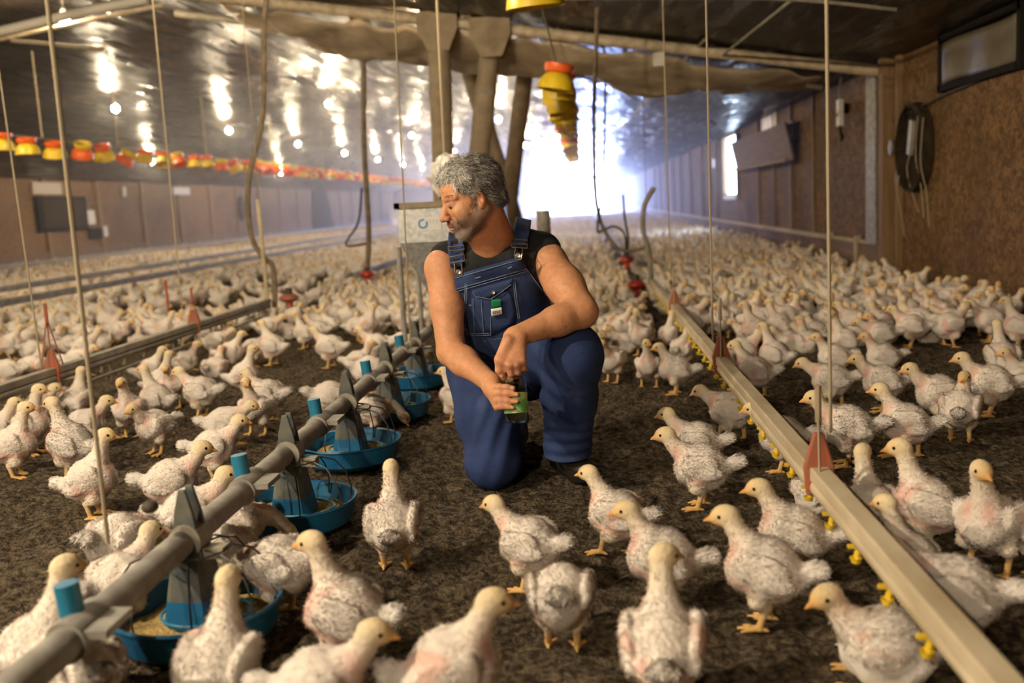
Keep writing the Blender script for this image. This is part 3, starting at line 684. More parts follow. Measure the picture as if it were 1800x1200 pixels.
MB().lathe([(.0, .0), (.04, .0), (.042, .04), (.0, .045)], M=Matrix.Rotation(-PI / 2, 3, 'Y'), n=20).build('knob', M['curtain'], fan, loc=(-.02, .34, -.20), smooth=True)
MB().box((-.12, -.12, .06), (.03, .06, .22), M=Matrix.Rotation(.25, 3, 'X')).build('cord_grip', M['pvcdark'], fan)
for k, (y_, z0_, z1_, bow) in enumerate([(8.25, 1.44, .62, .05), (8.12, 1.42, .55, .06), (8.72, .98, .45, .03), (8.35, 1.20, .66, .16)]):
    line('loose_wire', [(XR - .10, y_, z0_), (XR - .10, y_ + bow, (z0_ + z1_) / 2 + .1), (XR - .06, y_ + bow * .7, (z0_ + z1_) / 2 - .15), (XR - .05, y_, z1_)], .005, 'cord', ['thin wire hanging in front of the black wall fan', 'thin wire hanging down the right side of the black wall fan', 'thin wire hanging below the dial beside the wall fan', 'thin wire bowed in a loop across the wall fan'][k], 'wire')
line('wall_cable', [(XR - .01, 9.2, 1.47), (XR - .05, 8.6, 1.50), (XR - .03, 8.0, 1.56), (XR - .02, 7.2, 1.60)], .008, 'hosedark', 'dark cable stretched along the plywood above the wall fan', 'cable')
cur = empty('vent_opening', (XR, 7.25, 1.80), label='long pale vent curtain in a dark frame, high on the right wall', cat='vent')
v, f = grid_mesh(np.linspace(-.62, .64, 20), np.linspace(-.155, .15, 8), lambda X, Y: .012 * np.sin(X * 9) * np.cos(Y * 6))
vv = np.stack([-.035 + v[:, 2], v[:, 0], v[:, 1] + .012 * np.sin(v[:, 0] * 5)], -1)
o = link('curtain', mesh_np('curtain', vv, f), M['curtain'], cur); o.modifiers.new('s', 'SOLIDIFY').thickness = .004
b = MB(); b.box((-.02, 0, .19), (.06, 1.42, .05)); b.box((-.02, .02, -.18), (.06, 1.4, .05)); b.box((-.02, -.69, .0), (.06, .05, .42)); b.box((-.02, .69, .0), (.06, .05, .42)); b.box((-.004, 0, 0), (.008, 1.36, .36)); b.build('frame', M['dark'], cur)
lb_ = empty('light_box', (2.70, 10.45, 1.66), label='white oblong box hanging beside the wall post at right', cat='control box')
MB().box((0, 0, 0), (.05, .11, .27)).build('body', M['white'], lb_, bevel=.006)
MB().box((-.028, 0, -.02), (.006, .012, .05), M=Matrix.Rotation(.6, 3, 'X')).build('lever', M['dark'], lb_)
MB().tube([(0, 0, .135), (0, .02, .24), (.02, .0, .36)], .01, 6).build('hook', M['pvcdark'], lb_, smooth=True)
MB().tube([(0, 0, -.13), (0, -.02, -.2), (.01, -.05, -.24), (0, -.05, -.30)], [.012, .014, .02, .008], 8).build('plug', M['dark'], lb_, smooth=True)
MB().box((.12, .28, .06), (.06, .12, .1)).build('junction', M['dark'], lb_)
bd = empty('vent_board', (XR, 15.3, 1.52), label='weathered brown board flap tilted open on the right wall', cat='vent flap')
MB().box((-.13, 0, 0), (.025, 4.6, .50), M=Matrix.Rotation(-.22, 3, 'Y')).build('panel', M['board'], bd)
MB().box((-.185, 0, -.24), (.03, 4.64, .04)).build('lower_batten', M['batten'], bd)
MB().box((-.08, 0, .24), (.03, 4.64, .04)).build('upper_batten', M['batten'], bd)
for yy in (-2.2, 2.1): MB().box((-.07, yy, .0), (.14, .04, .06)).build('bracket', M['dark'], bd)
prop(MB().box((XR - .03, 17.75, 1.72), (.06, .14, .40)).build('dark_bracket', M['dark']), 'short dark upright bracket between the bright window and the board flap', 'bracket')
# small pale panels high on the right wall
op = MB().box((XR - .012, 15.0, 1.90), (.02, 1.1, .26)).build('plastic_patch', mat('patch', (.55, .45, .32), .5, c2=(.75, .68, .55), scale=5)); prop(op, 'pale torn plastic patch above the board flap', 'patch')
prop(MB().box((XR - .02, 21.0, 1.52), (.03, .34, .17)).build('wall_fitting', mat('patch2', (.8, .78, .7), .5)), 'small white square fitting far along the right wall', 'fitting')
# left wall things
dk = empty('fan_housing', (XL + .07, 21.7, 1.23), label='large dark square fan housing on the left wall', cat='fan'); 
MB().box((0, 0, 0), (.10, 2.1, .78)).build('housing', M['dark'], dk, bevel=.01); MB().box((.06, 0, 0), (.02, 1.8, .62)).build('louvre', M['black'], dk)
prop(MB().box((XL + .04, 21.2, 1.80), (.05, 1.2, .26)).build('wall_vent', mat('pale_panel', (.42, .36, .28), .7)), 'pale small vent panel above the dark housing, left wall', 'vent')
prop(MB().box((XL + .05, 23.0, 1.12), (.02, .42, .34)).build('wall_notice', M['paper']), 'white paper notice pinned beside the dark housing', 'notice')
prop(MB().box((XL + .05, 23.15, .72), (.06, .62, .26)).build('switch_box', M['dark'], bevel=.006), 'dark switch box under the white notice', 'box')
prop(MB().box((XL + .05, 23.65, .76), (.05, .2, .26)).build('meter', M['white'], bevel=.006), 'small whitish meter right of the dark switch box', 'meter')
prop(MB().box((XL + .05, 28.6, 1.80), (.04, 1.2, .22)).build('wall_vent', mat('pale_panel2', (.55, .5, .42), .6)), 'pale vent panel alone between two battens, left wall', 'vent')
prop(MB().lathe([(.0, .0), (.28, .0), (.30, .06), (.0, .09)], M=Matrix.Rotation(PI / 2, 3, 'Y') @ Matrix.Scale(1.5, 3, (1, 0, 0)), n=24).build('wall_fan', M['black'], loc=(XL + .07, 33.5, 1.25), smooth=True), 'small dark round fan on the left wall', 'fan')
prop(MB().box((XL + .05, 24.9, 1.75), (.05, .12, .24)).build('small_fixture', M['white']), 'tiny pale fixture high on the left wall', 'fixture')
for y_, lbl in ((44, 'tall dark curtain panel left of the hopper on the left wall'),):
    prop(MB().add([(XL + .1, y_ - 1.5, 0), (XL + .1, y_ + 2.2, 0), (XL + .1, y_ + 1.2, 1.95), (XL + .1, y_ - 1.0, 1.95), (XL + .02, y_ - 1.5, 0), (XL + .02, y_ + 2.2, 0), (XL + .02, y_ + 1.2, 1.95), (XL + .02, y_ - 1.0, 1.95)], [(0, 1, 2, 3), (7, 6, 5, 4), (0, 4, 5, 1), (1, 5, 6, 2), (2, 6, 7, 3), (3, 7, 4, 0)]).build('dark_curtain', M['dark']), lbl, 'curtain')
# thin pipes and wires under the right ceiling slope
line('ceiling_wire', [(1.15, 9.0, 2.26), (.95, 14, 2.22), (.8, 22, 2.24)], .016, 'pvcdark', 'pale conduit running under the ceiling right of the twine', 'conduit')
line('ceiling_wire', [(1.5, 5.2, 2.14), (1.35, 9.3, 2.16)], .012, 'pvcdark', 'short conduit under the near ceiling at top right', 'conduit')
line('gas_pipe', [(-.3, 6.0, 2.12), (1.2, 6.3, 2.08), (2.0, 6.4, 1.98)], .012, 'pvcdark', 'thin pale pipe crossing the top edge above the truss', 'pipe')
prop(MB().box((.74, 9.0, 2.12), (.10, .04, .12)).build('tag_plate', M['white']), 'small white plate hanging from the truss pipe', 'plate')
# ------------------------------------------------------------------ small solid-modelling kit: smooth unions of round cones and ellipsoids
def V3(*a): return np.array(a, float)
def rotm(rx=0, ry=0, rz=0): return np.array((Matrix.Rotation(rz, 3, 'Z') @ Matrix.Rotation(ry, 3, 'Y') @ Matrix.Rotation(rx, 3, 'X')))
class Cone:                                            # round cone between two balls
    def __init__(s, a, b, ra, rb, k=.01, c=0, sub=False, flat=None): s.a = V3(*a); s.b = V3(*b); s.ra = ra; s.rb = rb; s.k = k; s.c = c; s.sub = sub
    def d(s, P):
        ba = s.b - s.a; l2 = max(ba @ ba, 1e-12); t = np.clip(((P - s.a) @ ba) / l2, 0, 1)
        return np.linalg.norm(P - (s.a + t[..., None] * ba), axis=-1) - (s.ra + t * (s.rb - s.ra))
    def box(s): return np.minimum(s.a - s.ra, s.b - s.rb), np.maximum(s.a + s.ra, s.b + s.rb)
class Ell:
    def __init__(s, c0, r, R=None, k=.01, c=0, sub=False): s.o = V3(*c0); s.r = V3(*r); s.R = np.eye(3) if R is None else np.asarray(R); s.k = k; s.c = c; s.sub = sub
    def d(s, P):
        q = (P - s.o) @ s.R; k0 = np.linalg.norm(q / s.r, axis=-1); k1 = np.linalg.norm(q / (s.r ** 2), axis=-1)
        return np.where(k1 > 1e-9, k0 * (k0 - 1) / np.maximum(k1, 1e-9), -s.r.min())
    def box(s): m = s.r.max(); return s.o - m, s.o + m
def xf(prims, A, t):
    """turn and move a list of solids"""
    out = []
    for p in prims:
        if isinstance(p, Cone): q = Cone(A @ p.a + t, A @ p.b + t, p.ra, p.rb, p.k, p.c, p.sub)
        else: q = Ell(A @ p.o + t, p.r, A @ p.R, p.k, p.c, p.sub)
        out.append(q)
    return out
def comb(d, dp, k, sub):
    if sub:
        h = np.clip(.5 - .5 * (d + dp) / k, 0, 1); return d + (-dp - d) * h + k * h * (1 - h)
    h = np.clip(.5 + .5 * (d - dp) / k, 0, 1); return d + (dp - d) * h - k * h * (1 - h)
def sdf(prims, P):
    d = np.full(P.shape[:-1], 1.0)
    for p in prims: d = comb(d, p.d(P), p.k, p.sub)
    return d
def surface(prims, h, disp=None):
    """mesh of the zero level by surface nets: (verts, quads)"""
    lo = np.min([p.box()[0] for p in prims if not p.sub], 0) - 3 * h; hi = np.max([p.box()[1] for p in prims if not p.sub], 0) + 3 * h
    n = np.ceil((hi - lo) / h).astype(int) + 1
    D = np.full(n, 1.0, np.float32); ax = [lo[i] + h * np.arange(n[i]) for i in range(3)]
    for p in prims:
        a, b = p.box(); pad = p.k + 3 * h
        i0 = np.clip(((a - pad - lo) / h).astype(int), 0, n); i1 = np.clip(((b + pad - lo) / h).astype(int) + 2, 0, n)
        if (i1 <= i0).any(): continue
        sl = tuple(slice(i0[i], i1[i]) for i in range(3))
        G = np.stack(np.meshgrid(*[ax[i][sl[i]] for i in range(3)], indexing='ij'), -1)
        D[sl] = comb(D[sl], p.d(G), p.k, p.sub)
    if disp is not None:
        near = np.abs(D) < 4 * h + .02
        idx = np.argwhere(near); D[near] += disp(lo + idx * h).astype(np.float32)
    s = D < 0
    mn = np.zeros(n - 1, int)
    for dx in (0, 1):
        for dy in (0, 1):
            for dz in (0, 1): mn += s[dx:n[0] - 1 + dx, dy:n[1] - 1 + dy, dz:n[2] - 1 + dz]
    act = (mn > 0) & (mn < 8); cells = np.argwhere(act); ID = np.full(n - 1, -1); ID[act] = np.arange(len(cells))
    cd = np.stack([D[cells[:, 0] + dx, cells[:, 1] + dy, cells[:, 2] + dz] for dx in (0, 1) for dy in (0, 1) for dz in (0, 1)], 1)
    C = np.array([(dx, dy, dz) for dx in (0, 1) for dy in (0, 1) for dz in (0, 1)], float)
    E = [(i, j) for i in range(8) for j in range(i + 1, 8) if np.abs(C[i] - C[j]).sum() == 1]
    acc = np.zeros((len(cells), 3)); cnt = np.zeros(len(cells))
    for i, j in E:
        a, b = cd[:, i], cd[:, j]; x = (a < 0) != (b < 0); t = np.where(x, a / np.where(x, a - b, 1), 0)
        acc += np.where(x[:, None], C[i] + (C[j] - C[i]) * t[:, None], 0); cnt += x
    V = lo + h * (cells + acc / cnt[:, None]); F = []
    for axis in range(3):
        u, w = [(1, 2), (2, 0), (0, 1)][axis]
        sa = [slice(None)] * 3; sb = [slice(None)] * 3; sa[axis] = slice(0, -1); sb[axis] = slice(1, None)
        e = s[tuple(sa)] != s[tuple(sb)]; ix = np.argwhere(e)
        ok = (ix[:, u] > 0) & (ix[:, w] > 0) & (ix[:, u] < n[u] - 1) & (ix[:, w] < n[w] - 1); ix = ix[ok]
        fl = s[tuple(ix.T)]
        def g(du, dw):
            q = ix.copy(); q[:, u] += du; q[:, w] += dw; return ID[tuple(q.T)]
        q = np.stack([g(-1, -1), g(0, -1), g(0, 0), g(-1, 0)], 1)
        q[~fl] = q[~fl][:, ::-1]; F.append(q)
    return V, np.concatenate(F)
def zones(prims, V, cols, soft=.004):
    """colour of each vertex from the nearest solids"""
    W_ = np.zeros(len(V)); A = np.zeros((len(V), 3)); D = np.stack([p.d(V) for p in prims if not p.sub], 1); D -= D.min(1, keepdims=True)
    ps = [p for p in prims if not p.sub]
    for i, p in enumerate(ps):
        w = np.exp(-np.minimum(D[:, i], 1) / soft); A += w[:, None] * np.array(cols[p.c]); W_ += w
    return A / W_[:, None]
def paint(me, c):
    at = me.color_attributes.new('zone', 'FLOAT_COLOR', 'POINT')
    at.data.foreach_set('color', np.concatenate([c, np.ones((len(c), 1))], 1).astype(np.float32).ravel())
def sn(P, f, seed=0, octs=3):
    """smooth 3-d noise, about -1..1"""
    r = np.random.RandomState(seed); o = np.zeros(P.shape[:-1]); a = 1.0
    for i in range(octs):
        for _ in range(3):
            d = r.normal(size=3); d /= np.linalg.norm(d); q = r.normal(size=3); q /= np.linalg.norm(q)
            o += a * np.sin(P @ d * f + r.rand() * 6.28 + 1.3 * np.sin(P @ q * f * .7 + r.rand() * 6.28)) / 3
        f *= 2.1; a *= .55
    return o
# ------------------------------------------------------------------ broiler chickens
CK = {0: (.82, .735, .655), 1: (.78, .62, .35), 2: (.74, .34, .10), 3: (.74, .45, .16), 4: (.72, .35, .27), 5: (.80, .69, .555), 6: (.012, .010, .008), 7: (.86, .80, .745)}
M['chick'] = vcol_mat('chick_down', .85, .38, 130, .15, .07, 40, sss=0.0, orand=.13)
def bez(a, b, c, t): return (1 - t) ** 2 * a + 2 * t * (1 - t) * b + t * t * c
EYE = []; EV = []; EF = []
def chick(head='up', turn=0.0, legs='stand', pitch=.28, plump=1.0, tail=1.0, look=0.0, thin=False, seed=0, lift=0.0):
    """solids of a young broiler facing +X, feet at z = 0, about 26 cm tall"""
    p = []; r = random.Random(seed)
    LX = .77; pitch = pitch + .10
    zb = {'stand': .124, 'walk': .124, 'sit': .066, 'wide': .118}[legs]
    cy, sy = math.cos(pitch), math.sin(pitch)
    def B(x, y, z):
        x = x * LX; return V3(x * cy - z * sy, y, zb + x * sy + z * cy)          # body frame
    R = rotm(0, -pitch, 0); g = .82 if thin else 1.0
    p.append(Ell(B(-.005, 0, 0), (.080 * LX, .060 * plump * g, .060 * g), R, .02, 0))
    p.append(Ell(B(.038, 0, -.012), (.045, .053 * plump * g, .052 * g), R, .02, 0))
    p.append(Ell(B(-.058, 0, -.004), (.036, .042 * plump * g, .040), R, .02, 0))
    p.append(Ell(B(-.02, 0, -.035), (.044, .040 * g, .036), R, .02, 5))                # belly
    TS = .5 if thin else 1.0
    # tail tuft
    ta = pitch * .3 + .35 * tail
    t0 = B(-.085, 0, .012); td = V3(-math.cos(ta), 0, math.sin(ta))
    p.append(Cone(t0, t0 + td * .028, .021, .019 * TS, .016, 0))
    for k in (-1, 0, 1): p.append(Cone(t0 + td * .022, t0 + td * (.043 + .004 * k) + V3(0, k * .015, .008 * (1 - abs(k)) - .005), .0155 * TS, .0085 * TS, .007, 7))
    # wings
    for s in (-1, 1):
        Rw = rotm(s * -.12, -pitch + .22, s * .10)
        p.append(Ell(B(.0, s * .055 * plump * g, .010), (.050, .015, .035), Rw, .006, 0))
        p.append(Ell(B(-.038, s * .054 * plump * g, -.004), (.034, .011, .020), Rw, .006, 7))
        p.append(Ell(B(.045, s * .050 * plump * g, .004), (.015, .014, .026), Rw, .008, 0))
    # neck and head
    n0 = B(.058, 0, .022); c, s_ = math.cos(turn), math.sin(turn)
    H_ = {'up': (.036, .061), 'high': (.024, .084), 'mid': (.050, .050), 'fwd': (.066, .026), 'down': (.085, -.075), 'back': (-.02, .06), 'rest': (.045, .035)}[head]
    nd = V3(H_[0] * c, H_[0] * s_, H_[1]); h0 = n0 + nd
    if legs == 'sit' and head == 'down': h0[2] = max(h0[2], .03)
    mid = n0 + V3(nd[0] * .75 if head in ('mid', 'fwd', 'down') else nd[0] * .35, nd[1] * .5, nd[2] * (.35 if head != 'down' else .1))
    pts = [bez(n0 + V3(-.012, 0, -.018), mid, h0, t) for t in np.linspace(0, 1, 6)]
    rr = [.038 * g, .033 * g, .0255 * g, .0200, .0183, .0185]
    for i in range(5): p.append(Cone(pts[i], pts[i + 1], rr[i], rr[i + 1], .008, 0 if i < 2 else 5))
    lk = turn + look; hc, hs = math.cos(lk), math.sin(lk); dn = {'down': -1.0, 'mid': -.1, 'fwd': -.25}.get(head, -.05); cd_, sd = math.cos(dn), math.sin(dn)
    fw = V3(hc * cd_, hs * cd_, sd); sdv = V3(-hs, hc, 0); upv = np.cross(fw, sdv)
    Rh = np.stack([fw, sdv, upv], 1)
    p.append(Ell(h0 + fw * .006 + upv * .004, (.0285, .0208, .0225), Rh, .007, 1))
    p.append(Ell(h0 + fw * .022 + upv * .0, (.015, .0145, .0145), Rh, .006, 3))
    p.append(Cone(h0 + fw * .026 + upv * .001, h0 + fw * .050 - upv * .007, .0092, .0026, .003, 2))
    p.append(Cone(h0 + fw * .026 - upv * .006, h0 + fw * .038 - upv * .008, .0058, .0025, .003, 2))
    EYE.clear(); EYE.extend([h0 + fw * .0175 + sdv * s * .0175 + upv * .0058 for s in (-1, 1)])
    # legs
    if legs != 'sit':
        for s in (-1, 1):
            st = {'stand': .004 * s, 'walk': .030 * s, 'wide': .0}[legs]
            yw = .030 if legs != 'wide' else .040
            hip = B(-.004, s * .030, -.022); knee = V3(hip[0] + .006, s * (yw + .004), .068); ank = V3(-.008 + st, s * yw, .052); foot = V3(.004 + st * 1.5, s * yw, .007)
            if legs == 'walk' and s > 0: ank = V3(.030, s * yw, .062); foot = V3(.042, s * yw, .022)
            p.append(Cone(hip, knee, .031 * g, .021, .012, 5)); p.append(Cone(knee, ank, .019, .011, .008, 5))
            p.append(Cone(ank, foot, .0085, .0068, .004, 3))
            for a, l in ((-.5, .036), (0, .042), (.5, .036), (PI, .018)):
                e = foot + V3(math.cos(a) * l, math.sin(a) * l, -.003); e[2] = max(.004, e[2]) if not (legs == 'walk' and s > 0) else e[2] - .004
                p.append(Cone(foot, e, .0060, .0036, .003, 3))
    else:
        for s in (-1, 1):
            p.append(Ell((.0, s * .036, .032), (.05, .028, .030), None, .015, 5))
            for a in (-.3, .3): p.append(Cone((.045, s * .035, .006), (.085, s * .035 + .03 * a, .005), .006, .0035, .003, 3))
    return p
def tuft_mesh(V, F, N_, rs, n, body, back, lo=.005, hi=.011):
    """short curved feather tips lying over the down, all pointing tailwards: arrays of verts and quads"""
    i = rs.choice(len(V), n, p=body / body.sum()); P = V[i]; nn = N_[i]
    t = back - nn * (nn @ back)[:, None] + rs.normal(size=(n, 3)) * .30; t -= nn * np.sum(t * nn, 1)[:, None]; t /= np.linalg.norm(t, axis=1, keepdims=True) + 1e-9
    b = np.cross(nn, t); L = rs.uniform(lo, hi, n)[:, None]; w = rs.uniform(.0008, .0016, n)[:, None]
    base = P - nn * .002; m1 = P + t * L * .5 + nn * .0016; tip = P + t * L + nn * rs.uniform(.0015, .0050, n)[:, None]
    vv = np.stack([base - b * w * .6, base + b * w * .6, m1 + b * w, tip + b * w * .25, tip - b * w * .25, m1 - b * w], 1).reshape(-1, 3)
    o = np.arange(n)[:, None] * 6; ff = np.concatenate([o + np.array([5, 2, 1, 0]), o + np.array([4, 3, 2, 5])])
    return vv, ff, i
def chick_mesh(name, h=.0042, tufts=420, **kw):
    pr = chick(**kw); sd = kw.get('seed', 0); eyes = list(EYE)
    big = [q for q in pr if isinstance(q, Ell) and q.r.max() > .04]
    def disp(P):
        d = sdf(big, P); w = np.clip(1 - d / .03, 0, 1)
        return w * (.0034 * sn(P, 55, sd + 3, 2) + .0010 * sn(P * [1, 1, 1.6], 190, sd + 5, 2))
    V, F = surface(pr, h, disp)
    c = zones(pr, V, CK, .005)
    # pink bare skin: a patch at the neck base, a streak under the wing, and blotches
    nse = sn(V, 38, sd + 9, 2); bare = np.clip((nse - .62) * 3, 0, 1)
    zb = V[:, 2]; belly = (np.abs(V[:, 0]) < .075) & (zb < .20) & (zb > .045)
    hz_ = V[:, 2].max()
    nk = np.exp(-(((V[:, 0] - .060) / .02) ** 2 + ((np.abs(V[:, 1]) - .022) / .014) ** 2 + ((V[:, 2] - .155) / .028) ** 2))
    un = np.exp(-((V[:, 2] - (.088 + V[:, 0] * .25)) / .010) ** 2) * (np.abs(V[:, 1]) > .035) * (np.abs(V[:, 0]) < .07)
    w = np.clip(np.maximum(np.maximum(bare * belly * .55, nk * .75), un * .6 * (nse > -.2)), 0, .75)[:, None]
    w = w * (c[:, 1:2] > .5)
    c = c * (1 - w) + np.array(CK[4]) * w
    NRM = None
    if tufts:
        me0 = mesh_np('t', V, F); N_ = np.empty(len(V) * 3); me0.vertices.foreach_get('normal', N_) if hasattr(me0.vertices[0], 'normal') else None; N_ = N_.reshape(-1, 3); bpy.data.meshes.remove(me0)
        rs = np.random.RandomState(sd); d = sdf(big, V); body = np.where(d < .012, 1.0, .45) * (V[:, 2] > .06) * ((d < .012) | ((c[:, 2] > .45) & (c[:, 0] > .77))) * (1 - np.minimum(w[:, 0] * 1.2, .8))
        tv, tf, ti = tuft_mesh(V, F, N_, rs, tufts, body, V3(-1, 0, -.15))
        tail = (V[:, 0] < -.075).astype(float) + 1e-9
        n2 = tufts // 3; tv2, tf2, ti2 = tuft_mesh(V, F, N_, rs, n2, tail, V3(-1, 0, .3), .008, .019)
        nv = len(V); V = np.concatenate([V, tv, tv2]); F = np.concatenate([F, tf + nv, tf2 + nv + len(tv)])
        tc = np.repeat(c[ti], 6, 0) * rs.uniform(.94, 1.06, (len(ti) * 6, 1)); tc2 = np.repeat(c[ti2], 6, 0)
        c = np.concatenate([c, tc, tc2]); NRM = np.concatenate([N_, np.repeat(N_[ti] + rs.normal(size=(len(ti), 3)) * .17, 6, 0), np.repeat(N_[ti2] + rs.normal(size=(len(ti2), 3)) * .25, 6, 0)])
    if h < .01:
        bm = bmesh.new(); bmesh.ops.create_uvsphere(bm, u_segments=8, v_segments=6, radius=.0042)
        bmesh.ops.triangulate(bm, faces=bm.faces[:])
        ev = np.array([v_.co for v_ in bm.verts]); bm.verts.index_update(); ef = np.array([[q.index for q in f_.verts] + [f_.verts[2].index] for f_ in bm.faces]); bm.free()
        for e_ in eyes:
            EV.append((len(V), ev + e_)); V = np.concatenate([V, ev + e_]); EF.append(ef + EV[-1][0]); c = np.concatenate([c, np.tile(CK[6], (len(ev), 1))]); NRM = np.concatenate([NRM, ev / .0042]) if NRM is not None else None
        Fl = [tuple(q) for q in F.tolist()] + [tuple(q[:3]) for a_ in EF for q in a_.tolist()]; EV.clear(); EF.clear()
        me = mesh_np(name, V, Fl)
    else: me = mesh_np(name, V, F)
    if NRM is not None and len(NRM) == len(me.vertices):
        NRM = NRM / np.maximum(np.linalg.norm(NRM, axis=1, keepdims=True), 1e-6); me.normals_split_custom_set_from_vertices([tuple(q) for q in NRM.tolist()])
    paint(me, np.clip(c, 0, 1)); me.materials.append(M['chick']); return me
VAR = {
 'up':      dict(head='up', legs='stand', look=.1, seed=1),
 'upwalk':  dict(head='up', legs='walk', look=-.2, seed=2),
 'high':    dict(head='high', legs='stand', pitch=.42, seed=3),
 'highL':   dict(head='high', legs='wide', pitch=.40, look=.9, seed=4),
 'highR':   dict(head='high', legs='walk', pitch=.40, look=-.9, seed=5),
 'mid':     dict(head='mid', legs='stand', pitch=.12, seed=6),
 'midwalk': dict(head='mid', legs='walk', pitch=.10, turn=.2, seed=7),
 'fwd':     dict(head='fwd', legs='walk', pitch=.10, turn=-.2, seed=8),
 'down':    dict(head='down', legs='stand', pitch=-.12, tail=1.6, seed=9),
 'turnL':   dict(head='up', turn=1.0, look=.4, legs='stand', seed=10),
 'turnR':   dict(head='up', turn=-1.0, look=-.4, legs='wide', seed=11),
 'sit':     dict(head='up', legs='sit', pitch=.10, seed=12, plump=1.1),
 'sitmid':  dict(head='mid', legs='sit', pitch=.08, look=.5, seed=13, plump=1.1),
 'sitlow':  dict(head='rest', legs='sit', pitch=.05, look=-.6, seed=14, plump=1.1),
 'plump':   dict(head='mid', legs='wide', pitch=.2, plump=1.12, seed=15),
 'thin':    dict(head='high', legs='stand', pitch=.7, thin=True, look=.2, tail=.2, seed=16),
 'upright': dict(head='up', legs='walk', pitch=.55, plump=1.0, seed=17),
 'preen':   dict(head='back', turn=2.6, look=.3, legs='stand', seed=18),
}
CM = {}
def ck(v, res='near'):
    key = (v, res)
    if key not in CM:
        CM[key] = chick_mesh('chicken_' + v, **({'near': dict(h=.0038, tufts=2600), 'mid': dict(h=.0062, tufts=900), 'far': dict(h=.0125, tufts=0)}[res]), **VAR[v])
    return CM[key]
def chicken(px, py, deg, v, label=None, s=1.0, res=None, group=None, sit=None):
    """px, py: where the middle of the body is seen; deg: 0 faces right, 90 away, 180 left, 270 towards us"""
    zc = (.070 if v.startswith('sit') else .122) * s
    p = onZ(px, py, zc); return place(p[0], p[1], deg, v, label, s, res, group)
def place(x, y, deg, v, label, s=1.0, res=None, group=None):
    if res is None: res = 'near' if y < 4.6 else 'mid' if y < 9 else 'far'
    o = bpy.data.objects.new('chicken', ck(v, res)); COL.objects.link(o)
    lz = float(litter_z(np.array([x]), np.array([y]))[0]) if y < 6.2 else 0.0
    o.location = (x, y, lz * .6 - .002); o.rotation_euler = (0, 0, math.radians(deg)); o.scale = (s, s, s)
    prop(o, label, 'chicken', group); PLACED.append((x, y, s)); return o
PLACED = []
